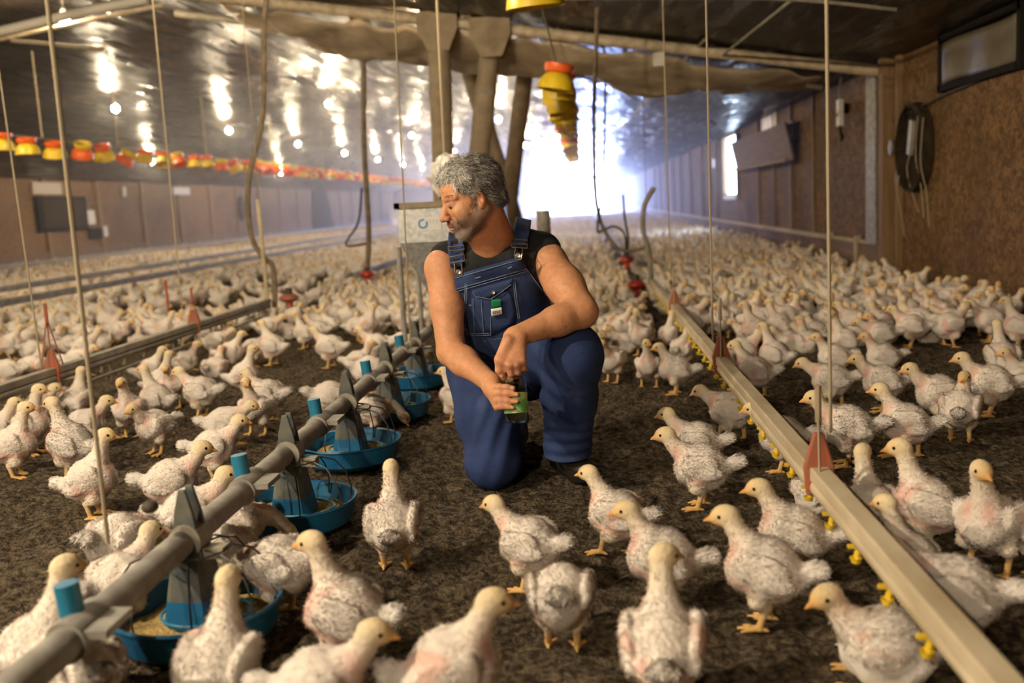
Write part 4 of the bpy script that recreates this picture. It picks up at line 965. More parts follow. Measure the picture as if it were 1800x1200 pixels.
# ------------------------------------------------------------------ the flock: birds one by one
NEAR = [
 # right foreground
 (1345, 1000, 168, 'up', 'tall chick facing left mid right, head up, orange beak, fluffy tail', 1.06),
 (1395, 935, 172, 'up', 'chick just behind the tall left-facing one, head level with its back', 1.02),
 (1530, 890, 95, 'highR', 'chick seen from behind just right of the near red pipe hanger', .98),
 (1628, 885, 165, 'high', 'upright chick facing left with big fluffy tail, right of the pipe', 1.06),
 (1740, 915, 225, 'highL', 'broad upright chick facing us at the right, pinkish chest', 1.06),
 (1840, 925, 230, 'high', 'chick cut off by the right edge beside the broad upright one', 1.0),
 (1560, 1125, 172, 'sitmid', 'chick crouched left of the pipe end at lower right, facing left', 1.12),
 (1680, 1040, 160, 'fwd', 'chick ducking under the pipe at lower right, red thigh and tail behind', 1.08),
 (1165, 1125, 80, 'highR', 'big chick in front facing away, violet-tinted side, beak turned right', 1.08),
 (985, 1040, 85, 'down', 'rump-on fluffy chick with head hidden, in the middle foreground', 1.0),
 (930, 950, 160, 'mid', 'chick facing left with one foot forward, in front of the rump-on one', .98),
 (1085, 895, 165, 'upwalk', 'chick facing left behind the one with beak near the centre, head turned away', .98),
 (1165, 975, 170, 'up', 'chick facing left with bare pink neck, right of the rump-on one', 1.02),
 (690, 925, 92, 'high', 'lone chick seen squarely from behind beside the blue pans', 1.0),
 (790, 1165, 12, 'up', 'chick at the bottom edge facing right, orange beak, centre left', 1.1),
 (607, 1062, 168, 'high', 'large chick by the nearest blue pan facing left towards it', 1.08),
 (560, 1200, 10, 'mid', 'chick mostly below the bottom edge with only head and back showing', 1.05),
 (385, 1160, 80, 'high', 'chick in front of the nearest blue pan seen from behind, neck stretched', 1.06),
 (75, 1135, 60, 'high', 'blurred chick at lower left corner behind the grey pipe', 1.08),
 (148, 1180, 140, 'down', 'white rump at the bottom left under the grey pipe', 1.0),
 (207, 945, 70, 'down', 'teardrop-shaped chick bending down at left, tail up', 1.06),
 (212, 1016, 60, 'mid', 'chick half hidden behind the grey pipe, yellow head just above it', 1.0),
 (335, 893, 15, 'mid', 'chick behind the grey pipe facing right, tail tuft at left', 1.08),
 (388, 965, 70, 'down', 'chick leaning into the second pan from behind the pipe', 1.0),
 (490, 990, 165, 'down', 'hunched chick eating between the two nearest blue pans', 1.05),
 (418, 915, 20, 'down', 'chick with only its yellow head in the second nearest pan', .95),
 (158, 838, 12, 'high', 'chick with raised head facing right, left of the grey pipe', 1.05),
 (300, 838, 12, 'mid', 'chick facing right with head lifted, just above the one behind the pipe', 1.08),
 (1232, 818, 165, 'mid', 'chick facing left right of the man\'s boot, violet-grey wing', 1.06),
 (1225, 772, 168, 'mid', 'chick partly hidden behind the one right of the man\'s boot', 1.02),
 (1285, 718, 165, 'fwd', 'chick passing under the tan drinker pipe, yellow head on this side', 1.04),
 (1375, 765, 165, 'mid', 'chick behind the tan pipe with white tail showing above it', 1.0),
 (1440, 860, 120, 'sit', 'chick hidden behind the near red hanger of the tan pipe', .95),
 (1600, 985, 150, 'high', 'chick with head just above the pipe at lower right', .9),
 (797, 700, 170, 'thin', 'thin scraggly little chick standing close beside the man\'s thigh', .86),
 (1188, 645, 172, 'up', 'grey-pink chick facing left between the man and the tan pipe', 1.0),
 (1140, 638, 250, 'highL', 'narrow chick facing us left of the grey-pink one', .92),
 (1076, 630, 235, 'mid', 'ruffled chick just right of the man\'s raised knee', 1.0),
 (1127, 590, 235, 'preen', 'chick with tucked head above the narrow one, right of the man\'s elbow', 1.0),
 (1175, 585, 40, 'thin', 'thin chick drinking at the tan pipe', .9), (1200, 610, 60, 'up', 'chick drinking beside the yellow nipples of the tan pipe', .92),
 # right of the tan pipe, middle distance
 (1490, 745, 170, 'mid', 'big chick facing left with dark wing edge, right of the tan pipe', 1.12),
 (1592, 738, 168, 'upwalk', 'chick with a bare red rump and raised foot, right of the pipe', 1.06),
 (1650, 688, 170, 'mid', 'yellow-headed chick facing left, behind the red-rumped one', 1.08),
 (1688, 718, 60, 'preen', 'violet-white chick turned away right of the red-rumped one', 1.0),
 (1742, 672, 172, 'mid', 'bright yellow-headed chick striding left near the right edge', 1.1),
 (1762, 625, 88, 'high', 'chick seen from behind with long raised neck at the right edge', 1.04),
 (1800, 655, 180, 'sit', 'chick at the right edge behind the bright yellow-headed one', 1.0),
 (1462, 664, 175, 'fwd', 'chick facing left with back hunched, above the big dark-winged one', 1.05),
 (1552, 668, 172, 'mid', 'pale pink chick facing left with wing dropped', 1.05),
 (1466, 622, 174, 'sit', 'chick sitting facing left in the row above the hunched one', 1.05),
 (1552, 622, 172, 'sit', 'chick sitting facing left right of the other sitting one', 1.05),
 (1325, 648, 172, 'upwalk', 'grey-headed chick facing left just behind the tan pipe', 1.08),
 (1302, 616, 10, 'mid', 'chick facing right with curled neck behind the tan pipe', 1.08),
 (1362, 620, 150, 'high', 'chick beside the curled-neck one, feathers ruffled', 1.0),
 (1328, 577, 172, 'high', 'round-bodied chick facing left with thin yellow neck, behind the pipe', 1.08),
 (1384, 597, 200, 'sitlow', 'chick lying low right of the round-bodied one', 1.0),
 (1484, 594, 172, 'highL', 'chick with long pink neck facing left, in the second sitting row', 1.04),
 (1420, 598, 110, 'sit', 'chick with yellow neck seen from behind, left of the long pink neck', 1.02),
 (1548, 582, 172, 'fwd', 'pink-faced chick leaning forward to the left', 1.05),
 (1500, 566, 100, 'sit', 'plump chick turned away in front of the wall gap', 1.05),
 (1602, 572, 165, 'plump', 'ruffled chick standing left of the long-legged one', 1.06),
 (1668, 568, 15, 'plump', 'long-legged chick before the dark litter at right', 1.1),
 (1740, 560, 175, 'mid', 'chick among the bunch against the near plywood', 1.08),
 (1790, 570, 150, 'high', 'chick near the right edge of the bunch by the plywood', 1.05),
 (1415, 545, 172, 'up', 'chick with yellow head left of the plump turned one', 1.0), (1455, 545, 60, 'sit', 'chick lying behind the yellow-headed one', 1.0),
 (1530, 520, 90, 'sit', 'chick sitting below the grey sleeve post', 1.1), (1545, 540, 95, 'plump', 'chick rump-on before the grey sleeve post', 1.05),
 (1588, 528, 170, 'up', 'chick facing left at the foot of the near plywood', 1.0), (1625, 520, 170, 'high', 'chick with tall neck at the foot of the near plywood', 1.05),
 (1660, 540, 10, 'sit', 'chick lying facing right near the plywood base', 1.05), (1710, 545, 160, 'sit', 'chick huddled before the plywood base, left of the bunch', 1.0),
 # left of the grey feed pipe
 (395, 742, 12, 'fwd', 'chick stretching its head right, upper one of the pair left of pan three', .98),
 (375, 780, 14, 'mid', 'yellow-headed chick facing right, lower one of the pair left of pan three', 1.04),
 (450, 714, 250, 'highL', 'chick facing us above the stretching pair', .98),
 (273, 748, 245, 'mid', 'chick facing us with lowered pinkish face, at left', .98),
 (228, 718, 275, 'high', 'upright chick facing us left of the pair of walkers', 1.0),
 (275, 697, 172, 'high', 'chick right behind the upright one, looking left', 1.0),
 (352, 685, 172, 'mid', 'big chick facing left with bent neck, centre of the left group', 1.08),
 (470, 690, 172, 'mid', 'chick facing left with long white tail, right side of the left group', 1.06),
 (325, 633, 15, 'sit', 'round chick facing right in the left group, below the pipe hanger', 1.0),
 (264, 650, 30, 'up', 'chick looking right just below the left drinker pipe', .98),
 (283, 668, 50, 'high', 'chick with stretched brown neck in the left group', .98),
 (305, 678, 270, 'up', 'small-faced chick peering out behind the big bent-neck one', .92),
 (378, 642, 80, 'sit', 'chick turned away in the left group', 1.0), (428, 655, 20, 'high', 'chick with upright neck right in the left group', 1.0),
 (405, 618, 20, 'up', 'chick half hidden in the crowd right of the pipe hanger', 1.0), (378, 600, 30, 'fwd', 'chick under the left drinker pipe near its hanger', 1.0),
 (445, 608, 10, 'plump', 'chick behind the striding one below the red regulator', 1.0),
 (478, 606, 170, 'high', 'striding chick facing left below the dusky red regulator', 1.05),
 (580, 606, 172, 'plump', 'large chick facing left standing on bare litter left of the far pans', 1.12),
 (560, 578, 172, 'mid', 'chick behind the large one on bare litter', 1.0), (535, 582, 172, 'highL', 'chick with raised head left of the large one on bare litter', .98),
 (580, 695, 25, 'down', 'chick eating from the third pan with its rump to us', 1.06),
 (650, 648, 30, 'down', 'chick eating from the fourth pan with its rump to us', 1.1),
 (655, 715, 15, 'down', 'chick with its head down in pan four, behind the pipe', .95),
 (662, 605, 178, 'mid', 'chick facing left behind the grey pipe beyond pan four', 1.04), (706, 600, 20, 'down', 'chick bending over the farthest pan', 1.04), (630, 632, 5, 'sit', 'chick behind the far part of the grey pipe', 1.0),
 (645, 570, 20, 'highR', 'chick pair member looking right, left of the man\'s elbow', 1.05), (628, 570, 30, 'plump', 'chick pair member seen from behind, left of the man\'s elbow', 1.0),
 (710, 560, 175, 'preen', 'chick preening left of the man\'s arm', 1.05), (505, 580, 172, 'sit', 'chick lying right of the dusky red regulator', 1.02),
 (590, 550, 175, 'fwd', 'chick lying outstretched facing left in mid left', 1.05), (640, 535, 175, 'fwd', 'chick walking left behind the outstretched one', 1.0), (680, 530, 172, 'mid', 'chick facing left by the thin twine', 1.05), (655, 515, 20, 'sit', 'chick turned away below the bright red regulator', 1.0),
 (735, 515, 170, 'mid', 'chick close to the man\'s upper arm', 1.0), (710, 500, 10, 'sit', 'chick looking right under the drinker pipe behind the hopper', 1.0), (530, 528, 175, 'up', 'lone chick on bare litter right of the long hose', .98), (620, 495, 172, 'down', 'chick stepping down left of the bright red regulator', 1.0),
 (500, 525, 180, 'sit', 'chick just right of the dusky regulator\'s riser', .95),
 # far left bottom cluster
 (48, 742, 15, 'high', 'chick with long neck reaching up beyond the far-left pair', 1.08), (22, 780, 20, 'high', 'chick at the left edge facing right, head high', 1.05),
 (125, 778, 172, 'high', 'large chick facing left in the far-left cluster', 1.12), (148, 745, 20, 'plump', 'yellow-headed chick in the far-left cluster below the drinker pipe', 1.04), (133, 702, 80, 'high', 'chick with yellow neck turned away under the left drinker pipe', 1.0),
 (90, 700, 85, 'up', 'chick nearly hidden behind the left drinker pipe', 1.0), (60, 715, 20, 'mid', 'chick beneath the left end of the drinker pipe', 1.0), (-5, 755, 30, 'up', 'chick cut by the left edge in the far-left cluster', 1.0),
 (60, 830, 20, 'thin', 'chick legs and body at the left edge below the cluster', .01),
]
NEAR = [n for n in NEAR if n[5] > .1]
for (px, py, dg, v, lb_, s) in NEAR: chicken(px, py, dg + rnd.uniform(-6, 6), v, lb_, s)
MIDL = [(197, 574, 20, 'up'), (147, 582, 165, 'fwd'), (148, 606, 30, 'mid'), (135, 628, 12, 'fwd'), (122, 645, 90, 'sit'), (57, 614, 60, 'down'), (18, 602, 10, 'up'), (57, 640, 80, 'plump'), (12, 650, 200, 'mid'), (268, 574, 172, 'mid'), (248, 568, 172, 'up'), (105, 577, 200, 'sit'),
        (390, 553, 172, 'fwd'), (340, 548, 250, 'sit'), (310, 527, 100, 'plump'), (332, 522, 20, 'mid'), (352, 518, 40, 'plump'), (377, 512, 120, 'sit'), (417, 508, 10, 'mid'), (185, 530, 172, 'up'), (195, 545, 165, 'up'), (172, 520, 170, 'sit'), (115, 527, 10, 'mid'), (70, 540, 10, 'sit'),
        (105, 560, 172, 'up'), (70, 562, 172, 'plump'), (35, 560, 172, 'mid'), (10, 580, 170, 'sit'), (247, 500, 175, 'plump'), (207, 508, 170, 'up'), (165, 505, 20, 'up'), (285, 488, 160, 'sit'), (320, 490, 100, 'sit'), (340, 500, 90, 'sit'), (30, 530, 10, 'up'), (5, 530, 170, 'sit')]
for (px, py, dg, v) in MIDL:
    chicken(px, py, dg + rnd.uniform(-8, 8), v, 'white chick %s beyond the left drinker pipe' % ({'up': 'standing head up', 'mid': 'standing with head half lowered', 'fwd': 'stretching its neck forward', 'sit': 'resting on the litter', 'plump': 'standing broad and ruffled', 'down': 'pecking at the litter'}[v]), 1.05, group='chicks on the bare litter beyond the left drinker pipe, ' + v)
# the dense flock further off: scattered, spaced, larger ones first
rs = random.Random(5); cell = {}
def free(x, y, dmin):
    for i in (-1, 0, 1):
        for j in (-1, 0, 1):
            for (a, b) in PLACED_G.get((int(x // .5) + i, int(y // .5) + j), []):
                if (a - x) ** 2 + (b - y) ** 2 < dmin * dmin: return False
    return True
PLACED_G = {}
def reg(x, y): PLACED_G.setdefault((int(x // .5), int(y // .5)), []).append((x, y))
for (x, y, s) in PLACED: reg(x, y)
def dens(x, y):
    """how crowded the litter is"""
    if min(abs(x - .49), abs(x + 2.5), abs(x + 6.45), abs(x + 5.3), abs(x + 10.2)) < .12: return 0
    if x > .62 and x < 2.68: return 1.0 if y > 5.6 + .5 * math.sin(x * 3) else 0
    if x > -.45: return 1.0 if y > 5.6 and not (x > .42 and x < .66) else 0
    if y < 6.8: return 0
    if x > -2.4: return (.9 if y > 8.3 else .35) if not (abs(x + .7) < .42 and abs(y - 5.4) < .6) else 0
    if x < -11.7: return 0
    patch = math.sin(x * 1.1 + .7 * math.sin(y * .4)) * math.sin(y * .55 + x * .3)
    return (.95 if y > 30 + x * .2 else (.8 if patch > -.35 else .12)) if y > 15 + x * .2 else (.65 if patch > -.1 else .06)
cand = []
for _ in range(60000):
    y = 5.6 * (46 / 5.6) ** rs.random(); x = rs.uniform(-11.7, 2.68)
    if rs.random() < dens(x, y) * min(1, (y / 14) + .25): cand.append((x, y))
cand.sort(key=lambda q: q[1])
far = []
for x, y in cand:
    if not (-30 < (900 + 1700 * 0) < 9999): continue
    c = ROT.T @ (np.array([x, y, .12]) - CAM); px = 900 + FPX * c[0] / -c[2]
    if px < -40 or px > 1840: continue
    if 760 < px < 1000 and y < 5.2: continue
    if free(x, y, .150 if x > -.4 else .172): reg(x, y); far.append((x, y))
vs_ = ['up', 'mid', 'plump', 'sit', 'sitmid', 'sitlow', 'fwd', 'turnL', 'turnR', 'preen', 'preen', 'sit', 'sitlow', 'sitmid', 'sitlow', 'plump']
nind = max(0, 300 - len(PLACED))
post_ = {'up': 'head up', 'upwalk': 'stepping', 'mid': 'head half lowered', 'plump': 'standing ruffled', 'sit': 'resting, head up', 'sitmid': 'resting, head lowered', 'sitlow': 'resting, head drawn in', 'high': 'neck stretched up', 'fwd': 'neck stretched forward', 'turnL': 'head turned aside', 'turnR': 'head turned back', 'preen': 'head tucked back'}
for x, y in far[:nind]:
    v = rs.choice(vs_)
    if x > .6: zone = 'in the packed flock along the right wall'
    elif x > -.5: zone = 'in the packed flock right behind the kneeling man'
    elif x > -2.6: zone = 'in the flock between hopper and left drinker pipe'
    else: zone = 'in the scattered flock towards the left wall'
    place(x, y, rs.uniform(0, 360), v, 'white chick %s %s' % (post_[v], zone), rs.uniform(.95, 1.1), group='chicks %s, %s' % (zone, post_[v]))
# the rest, uncounted, as one object
base = []
for v in ('up', 'mid', 'sit', 'plump', 'sitlow', 'sitmid', 'preen'):
    pr = chick(**VAR[v]); Vv, Ff = surface([q for q in pr if not (isinstance(q, Cone) and q.c in (3,) and q.ra < .007)], .0165)
    base.append((Vv, Ff, zones(pr, Vv, CK, .008)))
PV = []; PF = []; PC = []; n0 = 0
for x, y in far[nind:]:
    Vv, Ff, c = base[rs.randrange(len(base))]; a = rs.uniform(0, 2 * PI); s = rs.uniform(.95, 1.12); ca, sa = math.cos(a), math.sin(a)
    PV.append(np.stack([x + s * (Vv[:, 0] * ca - Vv[:, 1] * sa), y + s * (Vv[:, 0] * sa + Vv[:, 1] * ca), s * Vv[:, 2]], 1)); PF.append(Ff + n0); PC.append(c); n0 += len(Vv)
print('flock: single', len(PLACED), 'mass', len(far) - nind, 'verts', n0)
me = mesh_np('distant_flock', np.concatenate(PV), np.concatenate(PF)); paint(me, np.concatenate(PC)); me.materials.append(M['chick'])
prop(link('distant_flock', me), 'sea of tiny white chickens spreading to the far end of the barn', 'chickens', None, 'stuff')
# ------------------------------------------------------------------ the kneeling man
man = empty('person', (-.25, 3.2, 0), label='grey-haired man kneeling in blue denim bib overalls and black sleeveless shirt, holding a jar', cat='person')
MO = np.array([-.25, 3.2, 0])
SK = {0: (.60, .285, .145), 1: (.58, .25, .125), 2: (.21, .115, .07), 3: (.52, .22, .13), 4: (.30, .24, .185), 5: (.66, .34, .18), 6: (.42, .15, .09), 7: (.16, .09, .06)}
def Q(px, py, Y): return onY(px, py, Y)
# --- head in its own frame: +x face, +y the man's left, +z up
def head_solids():
    p = []
    p.append(Ell((-.018, 0, .048), (.098, .076, .088), None, .02, 0))
    p.append(Ell((.030, 0, -.008), (.062, .061, .078), None, .025, 0))
    p.append(Ell((.045, 0, .050), (.050, .058, .045), None, .02, 0))                     # forehead
    for s in (-1, 1):
        p.append(Cone((-.020, s * .058, -.040), (.040, s * .036, -.088), .024, .022, .02, 2))   # jaw, bearded
        p.append(Ell((.058, s * .044, -.018), (.028, .020, .022), None, .014, 5))            # cheekbone
        p.append(Ell((.050, s * .045, -.055), (.030, .018, .026), None, .014, 2))
    p.append(Cone((.060, -.012, -.100), (.060, .012, -.100), .026, .026, .018, 4))           # chin, grey beard
    p.append(Cone((.076, -.016, -.068), (.076, .016, -.068), .022, .022, .012, 2))           # muzzle
    for s in (-1, 1):
        p.append(Cone((.087, s * .006, .027), (.068, s * .054, .026), .011, .009, .009, 0))   # brow
    for s in (-1, 1): p.append(Ell((.094, s * .031, .006), (.020, .017, .012), None, .012, 0, True))   # sockets
    for s in (-1, 1):
        p.append(Ell((.074, s * .032, .004), (.0135, .0145, .0135), None, .003, 7))
        p.append(Cone((.0862, s * .021, .0045), (.079, s * .045, .003), .0062, .0058, .004, 6))      # upper lid
        p.append(Cone((.0845, s * .023, -.006), (.077, s * .043, -.004), .0042, .0040, .004, 5))    # lower lid
    p.append(Cone((.086, 0, .018), (.112, 0, -.030), .0105, .0135, .010, 0))                  # nose
    p.append(Ell((.114, 0, -.034), (.0145, .013, .0125), None, .006, 3))
    for s in (-1, 1):
        p.append(Ell((.104, s * .0125, -.038), (.0115, .0085, .0095), None, .005, 3))
        p.append(Ell((.108, s * .0065, -.0475), (.006, .0035, .004), None, .003, 6, True))
    p.append(Cone((.091, -.020, -.056), (.091, .020, -.056), .0095, .0095, .008, 2))          # moustache
    p.append(Ell((.0955, 0, -.0655), (.007, .024, .0045), None, .004, 6))
    p.append(Ell((.0935, 0, -.0775), (.0085, .021, .0058), None, .004, 6))
    p.append(Ell((.104, 0, -.0712), (.010, .027, .0016), None, .0025, 6, True))
    for s in (-1, 1):                                                                        # ears
        Re = rotm(0, .22, s * .35)
        p.append(Ell((-.012, s * .079, .002), (.020, .0095, .033), Re, .006, 1))
        p.append(Ell((-.004, s * .089, .004), (.0095, .010, .020), Re, .004, 6, True))
        p.append(Ell((-.006, s * .080, -.024), (.010, .007, .012), None, .004, 1))
    return p
HC = Q(828, 352, 3.02)                                      # middle of the head
az = math.radians(24)                                       # turned to his right, a little towards us
hf = V3(-math.cos(az), -math.sin(az), 0)
HA = np.stack([hf, np.cross(V3(0, 0, 1), hf), V3(0, 0, 1)], 1) @ rotm(math.radians(2), math.radians(13), 0)
HS = .90
def head_w(p): return HA @ (np.asarray(p, float) * HS) + HC
hs_ = head_solids()
for q in hs_:
    if isinstance(q, Cone): q.a = q.a * HS; q.b = q.b * HS; q.ra *= HS; q.rb *= HS
    else: q.o = q.o * HS; q.r = q.r * HS
head_prims = xf(hs_, HA, HC)
# --- joints
SHR, SHL = Q(778, 462, 3.12), Q(962, 452, 3.16)             # his right (left in the picture), his left
ELR, WRR = Q(793, 618, 3.02), Q(862, 672, 2.84)
ELL_, WRL = Q(1022, 548, 2.98), Q(909, 590, 2.84)
HIP = Q(885, 640, 3.38)
KNR, KNL = Q(866, 812, 3.08), Q(1004, 618, 3.00)
FTL = Q(992, 815, 3.16)
NB = Q(872, 430, 3.13)
body = []
nk0 = head_w((-.035, 0, -.055))
body.append(Cone(nk0, NB + V3(.005, .015, -.02), .060, .068, .03, 1))
body.append(Cone(head_w((.02, 0, -.085)), NB + V3(-.01, -.035, -.03), .038, .045, .03, 1))
body.append(Cone(NB + V3(-.05, .03, -.06), NB + V3(.05, .03, -.06), .05, .05, .03, 0))
for S_ in (SHR, SHL): body.append(Cone(NB + V3(0, .04, -.07), S_ + V3(0, .02, -.03), .035, .035, .02, 0))
body.append(Ell((NB + HIP) / 2 + V3(-.0, .02, .03), (.13, .085, .19), None, .04, 0))
body.append(Cone(HIP + V3(-.07, 0, 0), HIP + V3(.07, 0, 0), .09, .09, .03, 0))
# right arm
uR = ELR - SHR
body += [Ell(SHR + V3(-.004, -.004, -.015), (.054, .056, .062), None, .025, 0),
         Cone(SHR + V3(0, 0, -.02), SHR + uR * .5, .055, .053, .02, 0), Cone(SHR + uR * .5, ELR, .053, .045, .02, 0),
         Cone(ELR + (WRR - ELR) * .02, ELR + (WRR - ELR) * .35, .043, .045, .02, 0), Cone(ELR + (WRR - ELR) * .3, WRR, .045, .029, .02, 0)]
uL = ELL_ - SHL
body += [Ell(SHL + V3(.004, -.004, -.015), (.058, .058, .064), None, .025, 0),
         Cone(SHL + V3(0, 0, -.02), SHL + uL * .55, .060, .060, .02, 0), Cone(SHL + uL * .5, ELL_, .060, .050, .02, 0),
         Cone(ELL_, ELL_ + (WRL - ELL_) * .4, .048, .046, .02, 0), Cone(ELL_ + (WRL - ELL_) * .35, WRL, .045, .031, .02, 0)]
# jar axis
JC = Q(906, 697, 2.80); JU = (Q(904, 655, 2.815) - Q(908, 738, 2.785)); JU /= np.linalg.norm(JU); JR = .036
jx = np.cross(JU, V3(0, 1, 0)); jx /= np.linalg.norm(jx); jy = np.cross(JU, jx)
if jx[0] < 0: jx = -jx
if jy[1] > 0: jy = -jy                                       # jy points to the camera
def J(ang, h, r): a = math.radians(ang); return JC + JU * h + (jx * math.cos(a) + jy * math.sin(a)) * r   # ang 0 right, 90 towards us, 180 left
# right hand round the jar: palm on its left, four fingers across the front, thumb behind
kn = [J(163, .030, .058), J(165, .010, .060), J(167, -.010, .059), J(168, -.028, .055)]
body.append(Cone(WRR, (kn[1] + WRR) / 2, .028, .029, .015, 0)); body.append(Cone((kn[1] + WRR) / 2, kn[1], .027, .017, .012, 0))
for k_ in kn: body.append(Cone(WRR + (k_ - WRR) * .35, k_, .019, .0125, .012, 0))
fr = [.0095, .0098, .0093, .0082]
for i, k_ in enumerate(kn):
    hh = [.028, .009, -.011, -.029][i]; r_ = fr[i]; e = [92, 80, 82, 96][i]
    b = J(138, hh + .002, JR + .020); c_ = J(116, hh, JR + .011); t_ = J(e, hh - .004, JR + .0085)
    body += [Cone(k_, b, r_ + .003, r_ + .0012, .006, 0), Cone(b, c_, r_ + .0012, r_ + .0002, .004, 3 if i else 0), Cone(c_, t_, r_, r_ - .0018, .004, 0)]
    body.append(Ell(J(e - 1, hh - .004, JR + .0155), (.0052, .0035, .0042), None, .002, 5))
tb0 = WRR + (kn[0] - WRR) * .45 + V3(.004, .012, .012)
body += [Cone(tb0, J(205, .045, JR + .022), .017, .013, .012, 0), Cone(J(205, .045, JR + .022), J(245, .050, JR + .012), .0125, .011, .005, 0), Cone(J(245, .050, JR + .012), J(280, .048, JR + .010), .0108, .009, .004, 0)]
# left hand: bent down at the wrist over the rim, fingers curled behind the jar's mouth
body.append(Ell(WRL + V3(-.008, -.004, -.006), (.034, .026, .030), None, .015, 0))
kL = [Q(883, 636, 2.775), Q(896, 641, 2.768), Q(908, 640, 2.772), Q(918, 634, 2.782)]
for i, k_ in enumerate(kL):
    body.append(Cone(WRL + V3(-.012 + .005 * i, -.012, -.012), k_, .0235, .0135, .014, 0))
    m_ = k_ + V3(.002, .006, -.028 + .003 * abs(i - 1)); t_ = m_ + V3(.004, .026, -.010)
    body += [Cone(k_, m_, .0118, .0102, .006, 3), Cone(m_, t_, .0100, .0085, .004, 0)]
    body.append(Ell(k_ + V3(0, -.006, .002), (.009, .008, .008), None, .006, 3))
tL = Q(880, 612, 2.785)
body += [Cone(Q(893, 600, 2.80), Q(877, 632, 2.775), .019, .0135, .012, 0), Cone(Q(877, 632, 2.775), Q(877, 650, 2.775), .0130, .0115, .006, 0), Cone(Q(877, 650, 2.775), Q(886, 664, 2.785), .0112, .0090, .004, 0)]
body.append(Ell(Q(882, 661, 2.772), (.005, .0035, .006), None, .002, 5))
prims = body + head_prims
def skin_disp(P): return .0009 * sn(P, 90, 4, 2)
V, F = surface(prims, .0034, skin_disp)
c = zones(prims, V, SK, .0035)
# stubble: brown along the jaw and cheeks, grey on the chin
Lh_ = ((V - HC) @ HA) / HS; n_ = sn(Lh_, 90, 31, 2) * .012
inr = np.linalg.norm(Lh_, axis=1) < .16
b1 = inr & (Lh_[:, 2] + n_ < -.036 + .12 * np.clip(.02 - Lh_[:, 0], 0, .05)) & (Lh_[:, 2] > -.125) & (Lh_[:, 0] > -.03) & ~((np.abs(Lh_[:, 2] + .071) < .011) & (np.abs(Lh_[:, 1]) < .023) & (Lh_[:, 0] > .085)) & ~((Lh_[:, 2] > -.052) & (Lh_[:, 0] > .045))
b1 |= inr & (np.abs(Lh_[:, 1]) > .05) & (Lh_[:, 0] > -.012) & (Lh_[:, 0] + n_ < .028) & (Lh_[:, 2] < .02) & (Lh_[:, 2] > -.06) & (np.abs(Lh_[:, 1]) < .074)
w_ = (b1 * np.clip((Lh_[:, 2] + .120) / .022, 0, 1) * np.clip((Lh_[:, 0] + .028) / .03, 0, 1) * .72)[:, None]; c = c * (1 - w_) + np.array([.14, .080, .052]) * w_
w_ = (b1 * np.clip((Lh_[:, 0] + n_ - .045) / .025, 0, 1) * np.clip((-.074 - Lh_[:, 2]) / .016, 0, 1) * .55)[:, None]; c = c * (1 - w_) + np.array([.34, .28, .23]) * w_
me = mesh_np('body', V - MO, F); paint(me, c)
M['skin'] = vcol_mat('tanned_skin', .50, .22, 220, .35, .10, 60, sss=.12)
bd = link('body', me, M['skin'], man)
# eyes
def ball(name, w, r, m): return MB().ico(tuple(w - MO), r, 3).build(name, m, man, smooth=True)
M['eyewhite'] = mat('eye_white', (.10, .06, .045), .6); M['iris'] = mat('iris', (.03, .022, .018), .2)
for s in (-1, 1):
    ball('eye', head_w((.0755, s * .032, .0015)), .0125, M['eyewhite']); ball('iris', head_w((.0845, s * .0325, -.0012)), .0068, M['iris'])

# --- hair: a close cap and many short locks lying back, greyer at the front
cap = [Ell((-.022, 0, .062), (.107, .086, .092), None, .02, 0), Ell((-.060, 0, .010), (.062, .074, .072), None, .02, 0), Ell((.030, 0, .098), (.060, .060, .036), None, .02, 0)]
for s in (-1, 1): cap.append(Cone((-.005, s * .070, .045), (.008, s * .069, -.012), .016, .009, .012, 0)); cap.append(Ell((.025, s * .055, .062), (.035, .026, .030), None, .015, 0))
cap.append(Cone((-.085, -.03, -.012), (-.085, .03, -.012), .03, .03, .02, 0))
cut = [Ell((.105, 0, -.005), (.072, .110, .070), None, .012, 0, True), Ell((-.004, .092, -.008), (.024, .028, .036), None, .006, 0, True), Ell((-.004, -.092, -.008), (.024, .028, .036), None, .006, 0, True), Ell((.045, 0, -.06), (.07, .1, .055), None, .01, 0, True)]
Vh, Fh = surface(cap + cut, .004, lambda P: .0035 * sn(P * [1, 1.6, 1], 85, 2, 2))
def hair_col(P):
    f = np.clip((P[:, 0] + .02) / .10, 0, 1) * .75 + np.clip((P[:, 2] - .02) / .16, 0, 1) * .25; n_ = sn(P, 120, 7, 2) * .25
    f = np.clip(f + n_, 0, 1)[:, None]; return np.array([.15, .13, .115]) * (1 - f) + np.array([.70, .66, .59]) * f
me = mesh_np('hair', (Vh * HS) @ HA.T + HC - MO, Fh); paint(me, hair_col(Vh))
M['hair'] = vcol_mat('grey_hair', .55, .8, 260, .4, .35, 150)
hair = link('hair', me, M['hair'], man)
rsn = np.random.RandomState(3)
mt = mesh_np('t', Vh, Fh); Nh = np.empty(len(Vh) * 3); mt.vertices.foreach_get('normal', Nh); Nh = Nh.reshape(-1, 3); bpy.data.meshes.remove(mt)
skull = sdf(head_solids(), Vh); ok = skull > .004
idx = rsn.choice(np.where(ok)[0], 3600)
P0 = Vh[idx]; Nn = Nh[idx]
flow = np.stack([-.5 - .6 * (P0[:, 0] < 0) + .9 * (P0[:, 0] > .045) * (P0[:, 2] < .105), .55 * np.sign(P0[:, 1]) * (np.abs(P0[:, 1]) > .02) + .25, -.15 - 1.0 * (np.abs(P0[:, 1]) > .055) - .9 * (P0[:, 0] < -.08)], 1) + rsn.normal(size=(len(idx), 3)) * .42
